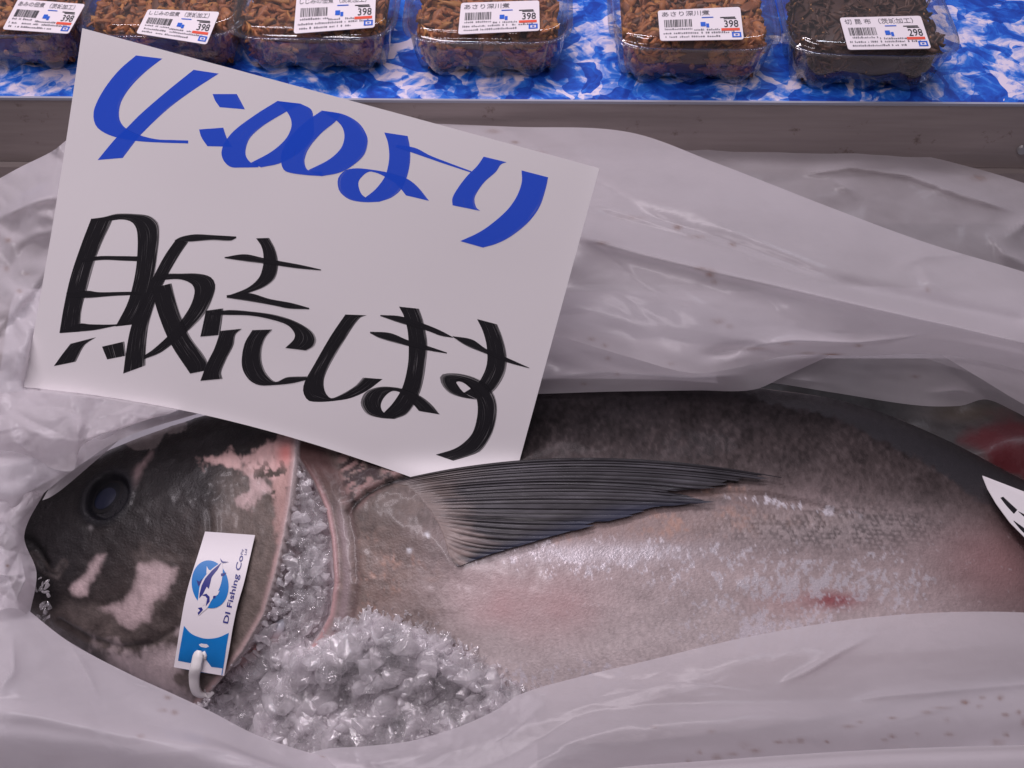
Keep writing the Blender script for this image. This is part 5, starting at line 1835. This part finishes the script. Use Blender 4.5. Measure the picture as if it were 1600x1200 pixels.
def food_mesh(seed, dark):
    r = np.random.default_rng(seed)
    V, Fc, Cc, n0 = [], [], [], 0

    def add(v, f, c):
        nonlocal n0
        V.append(v)
        Fc.append(f + n0)
        Cc.append(np.broadcast_to(c, v.shape) * (0.8 + .4 * r.random((len(v), 1))))
        n0 += len(v)
    # body of the fill
    rows = np.array([np.c_[rrect(a, b), np.full(NPER, z)] for a, b, z in ((.043, .033, .0050), (.0460, .0360, .0065), (.0480, .0380, .0200), (.0475, .0375, .0310), (.040, .031, .0340), (.001, .001, .035))])
    rows[1:4] *= 1 - .03 * r.random((3, NPER, 1))
    add(rows.reshape(-1, 3), np.concatenate([gridfaces(6, NPER, True)[:, [0, 1, 2]], gridfaces(6, NPER, True)[:, [0, 2, 3]]]), np.array((.17, .07, .03)) if not dark else np.array((.07, .03, .018)))
    for k in range(1050 if not dark else 520):
        u = r.random()
        if u < .42:
            p = np.array([r.uniform(-.047, .047), r.uniform(-.038, .038), r.uniform(.0325, .0375)])
        else:
            a = r.uniform(0, 2 * np.pi)
            q = rrect(1, 1)[int(a / 2 / np.pi * NPER) % NPER]
            z = r.uniform(.005, .034)
            hx = np.interp(z, [.004, .012, .022, .034], [.0475, .0495, .0505, .0500])
            p = np.array([q[0] * (hx - .002), q[1] * (hx - .0120), z])
        if dark:
            s = np.array([r.uniform(.004, .010), r.uniform(.0012, .002), .0007])
            c = np.array((.10, .042, .022)) if r.random() < .93 else np.array((.42, .2, .07))
            if c[0] > .1:
                s = np.array([.0011, .0008, .0006])
        else:
            s = r.uniform(.7, 1.4) * np.array([r.uniform(.003, .0085), r.uniform(.0014, .0030), r.uniform(.0012, .0022)])
            c = np.array(((.46, .165, .048), (.37, .125, .04), (.54, .23, .055), (.27, .092, .034), (.16, .07, .04))[r.choice(5, p=[.34, .28, .16, .14, .08])])
        v = IV * s
        v = v * (1 + .35 * np.sin(IV @ r.normal(size=3) * 3.1 + r.uniform(0, 6)))[:, None]
        v[:, 2] += 70 * r.uniform(-1, 1) * v[:, 0] ** 2
        add(v @ rand_rot(r).T + p, IF, c)
    V = np.concatenate(V)
    V[:, 2] = np.clip(V[:, 2], .0035, .0400)
    lim = np.interp(V[:, 2], [.003, .012, .022, .034], [.0465, .0490, .0508, .0520]) - .0008
    V[:, 0] = np.clip(V[:, 0], -lim, lim)
    V[:, 1] = np.clip(V[:, 1], -(lim - .0103), lim - .0103)
    return V, np.concatenate(Fc), np.concatenate(Cc)


tray_src, lid_src = None, None
foods = {}
specs = [  # front-bottom centre in px, yaw, food kind, label corners (bl, tl, tr, br), title, price, label
    (18, 107, 1.0, 'a', [(3, 46), (28, -2), (134, 6), (107, 53)], 'あみの佃煮 （茨城加工）', '398', 'clear tray of brown simmered shrimp beside the white card\'s top corner'),
    (266, 108, 0.5, 'a', [(212, 52), (231, 14), (344, 18), (323, 70)], 'しじみの佃煮 （茨城加工）', '398', 'clear tray of brown simmered clams half hidden behind the top of the white card'),
    (495, 112, 0.0, 'b', [(458, 53), (463, -6), (588, -9), (586, 43)], 'しじみの佃煮 （茨城加工）', '398', 'clear tray of brown simmered clams whose front touches the card\'s sloping top edge'),
    (762, 118, -0.5, 'b', [(715, 54), (720, 4), (843, 0), (844, 48)], 'あさり深川煮', '398', 'clear tray of orange-brown simmered clams between two wide gaps of blue sheet'),
    (1078, 129, -1.0, 'a', [(1031, 64), (1027, 16), (1157, 10), (1163, 62)], 'あさり深川煮', '398', 'clear tray of orange-brown simmered clams next to the dark kelp tray'),
    (1347, 139, -1.5, 'k', [(1325, 78), (1311, 27), (1439, 24), (1456, 76)], '切 昆 布 （茨城加工）', '298', 'clear tray of blackish cut kelp with orange specks and a 298 price label'),
]
for idx, (fx, fy, yaw, kind, lq, title, price, lab) in enumerate(specs):
    c = np.array(unz(float(fx), float(fy) + 6.0, SHELF_Z))
    ry = math.radians(yaw) + math.atan2(ex[1], ex[0])
    loc = c + .0425 * np.array([-math.sin(ry), math.cos(ry), 0])
    root = empty('food_tray', tuple(loc))
    root.rotation_euler = (0, 0, ry)
    tag(root, lab, 'food tray', 'food trays on the blue shelf')
    if tray_src is None:
        tray_src = grid('tray_base', TM, M['clear'], root, wrap=True).data
        lid_src = grid('lid', LM, M['clear'], root, wrap=True).data
    else:
        link('tray_base', tray_src, None, root)
        link('lid', lid_src, None, root)
    if kind not in foods:
        V, Fc, Cc = food_mesh(20 + len(foods), kind == 'k')
        foods[kind] = mesh('food', V, Fc, M['food'], root, colors=Cc).data
    else:
        link('food', foods[kind], None, root)
    root.children[-1]['kind'] = 'stuff'
    # label on the lid, in the tray's own space
    zl = SHELF_Z + .0425
    W = np.array([unz(float(x), float(y), zl) for x, y in lq]) - loc
    ca_, sa_ = math.cos(-ry), math.sin(-ry)
    Lq = np.stack([W[:, 0] * ca_ - W[:, 1] * sa_, W[:, 0] * sa_ + W[:, 1] * ca_, np.full(4, .0425)], -1)

    def lm(u, v, z=0.0):
        u, v = np.asarray(u, float), np.asarray(v, float)
        p = ((1 - u) * (1 - v))[..., None] * Lq[0] + ((1 - u) * v)[..., None] * Lq[1] + (u * v)[..., None] * Lq[2] + (u * (1 - v))[..., None] * Lq[3]
        p[..., 2] += z
        return p
    # rounded label sheet
    cr = []
    for cx1, cy1, a0 in ((.96, .93, 0), (.04, .93, 90), (.04, .07, 180), (.96, .07, 270)):
        for a in np.linspace(a0, a0 + 90, 6):
            cr.append((cx1 + .035 * math.cos(math.radians(a)), cy1 + .06 * math.sin(math.radians(a))))
    cr = np.array(cr)
    n = len(cr)
    lv = np.concatenate([lm(cr[:, 0], cr[:, 1], 0), lm(cr[:, 0], cr[:, 1], -.0004)])
    me = bpy.data.meshes.new('price_label')
    me.from_pydata(lv.tolist(), [], [tuple(range(n)), tuple(range(2 * n - 1, n - 1, -1))] + [(i, n + i, n + (i + 1) % n, (i + 1) % n) for i in range(n)])
    lo = link('price_label', me, M['label_white'], root)

    def lprint(name, quads, mat, z=.0002, texts=()):
        V, Fc, n0 = [], [], 0
        for x0, x1, y0, y1 in quads:
            V.append(lm([x0, x1, x1, x0], [y0, y0, y1, y1], z))
            Fc += [(n0, n0 + 1, n0 + 2), (n0, n0 + 2, n0 + 3)]
            n0 += 4
        for tx_, x0, x1, y0, h in texts:
            v, f = text_mesh(tx_, 1.0, .008)
            if len(v) == 0:
                continue
            v = v - np.array([v[:, 0].min(), 0])
            V.append(lm(x0 + v[:, 0] / v[:, 0].max() * (x1 - x0), y0 + v[:, 1] / .75 * h, z))
            Fc += [tuple(q + n0) for q in f]
            n0 += len(v)
        return mesh(name, np.concatenate(V), np.array(Fc), mat, lo, smooth=False)
    rr = np.random.default_rng(60 + idx)
    bars, x = [], .07
    while x < .40:
        wb = rr.choice([.004, .008, .012])
        bars.append((x, x + wb, .42, .66))
        x += wb + rr.choice([.004, .007, .010])
    lprint('barcode', bars, M['print_black'])
    wide = .88 if '茨' in title else .62
    lprint('title', [], M['print_grey'], texts=[(title, .05, wide, .78, .13)])
    fineq = []
    for (y0, x0, x1) in ((.20, .05, .90), (.09, .07, .70), (.33, .07, .40), (.29, .42, .72)):
        x = x0
        while x < x1:
            wb = rr.uniform(.008, .022)
            if rr.random() < .85:
                fineq.append((x, x + wb, y0, y0 + rr.uniform(.03, .06)))
            x += wb + .008
    lprint('fine_print', fineq, M['print_grey'])
    lprint('price', [(.74, .92, .66, .69), (.78, .93, .62, .645)], M['print_black'], z=.00025, texts=[(price, .78, .95, .38, .22)])
    lprint('red_band', [(.74, .96, .27, .345)], M['print_red'], z=.0003)
    lprint('blue_mark', [(.86, .97, .07, .10), (.86, .97, .19, .22), (.86, .88, .10, .19), (.95, .97, .10, .19), (.90, .93, .13, .16), (.52, .66, .68, .705), (.50, .56, .42, .55), (.565, .60, .38, .50)], M['print_blue'], z=.00035)
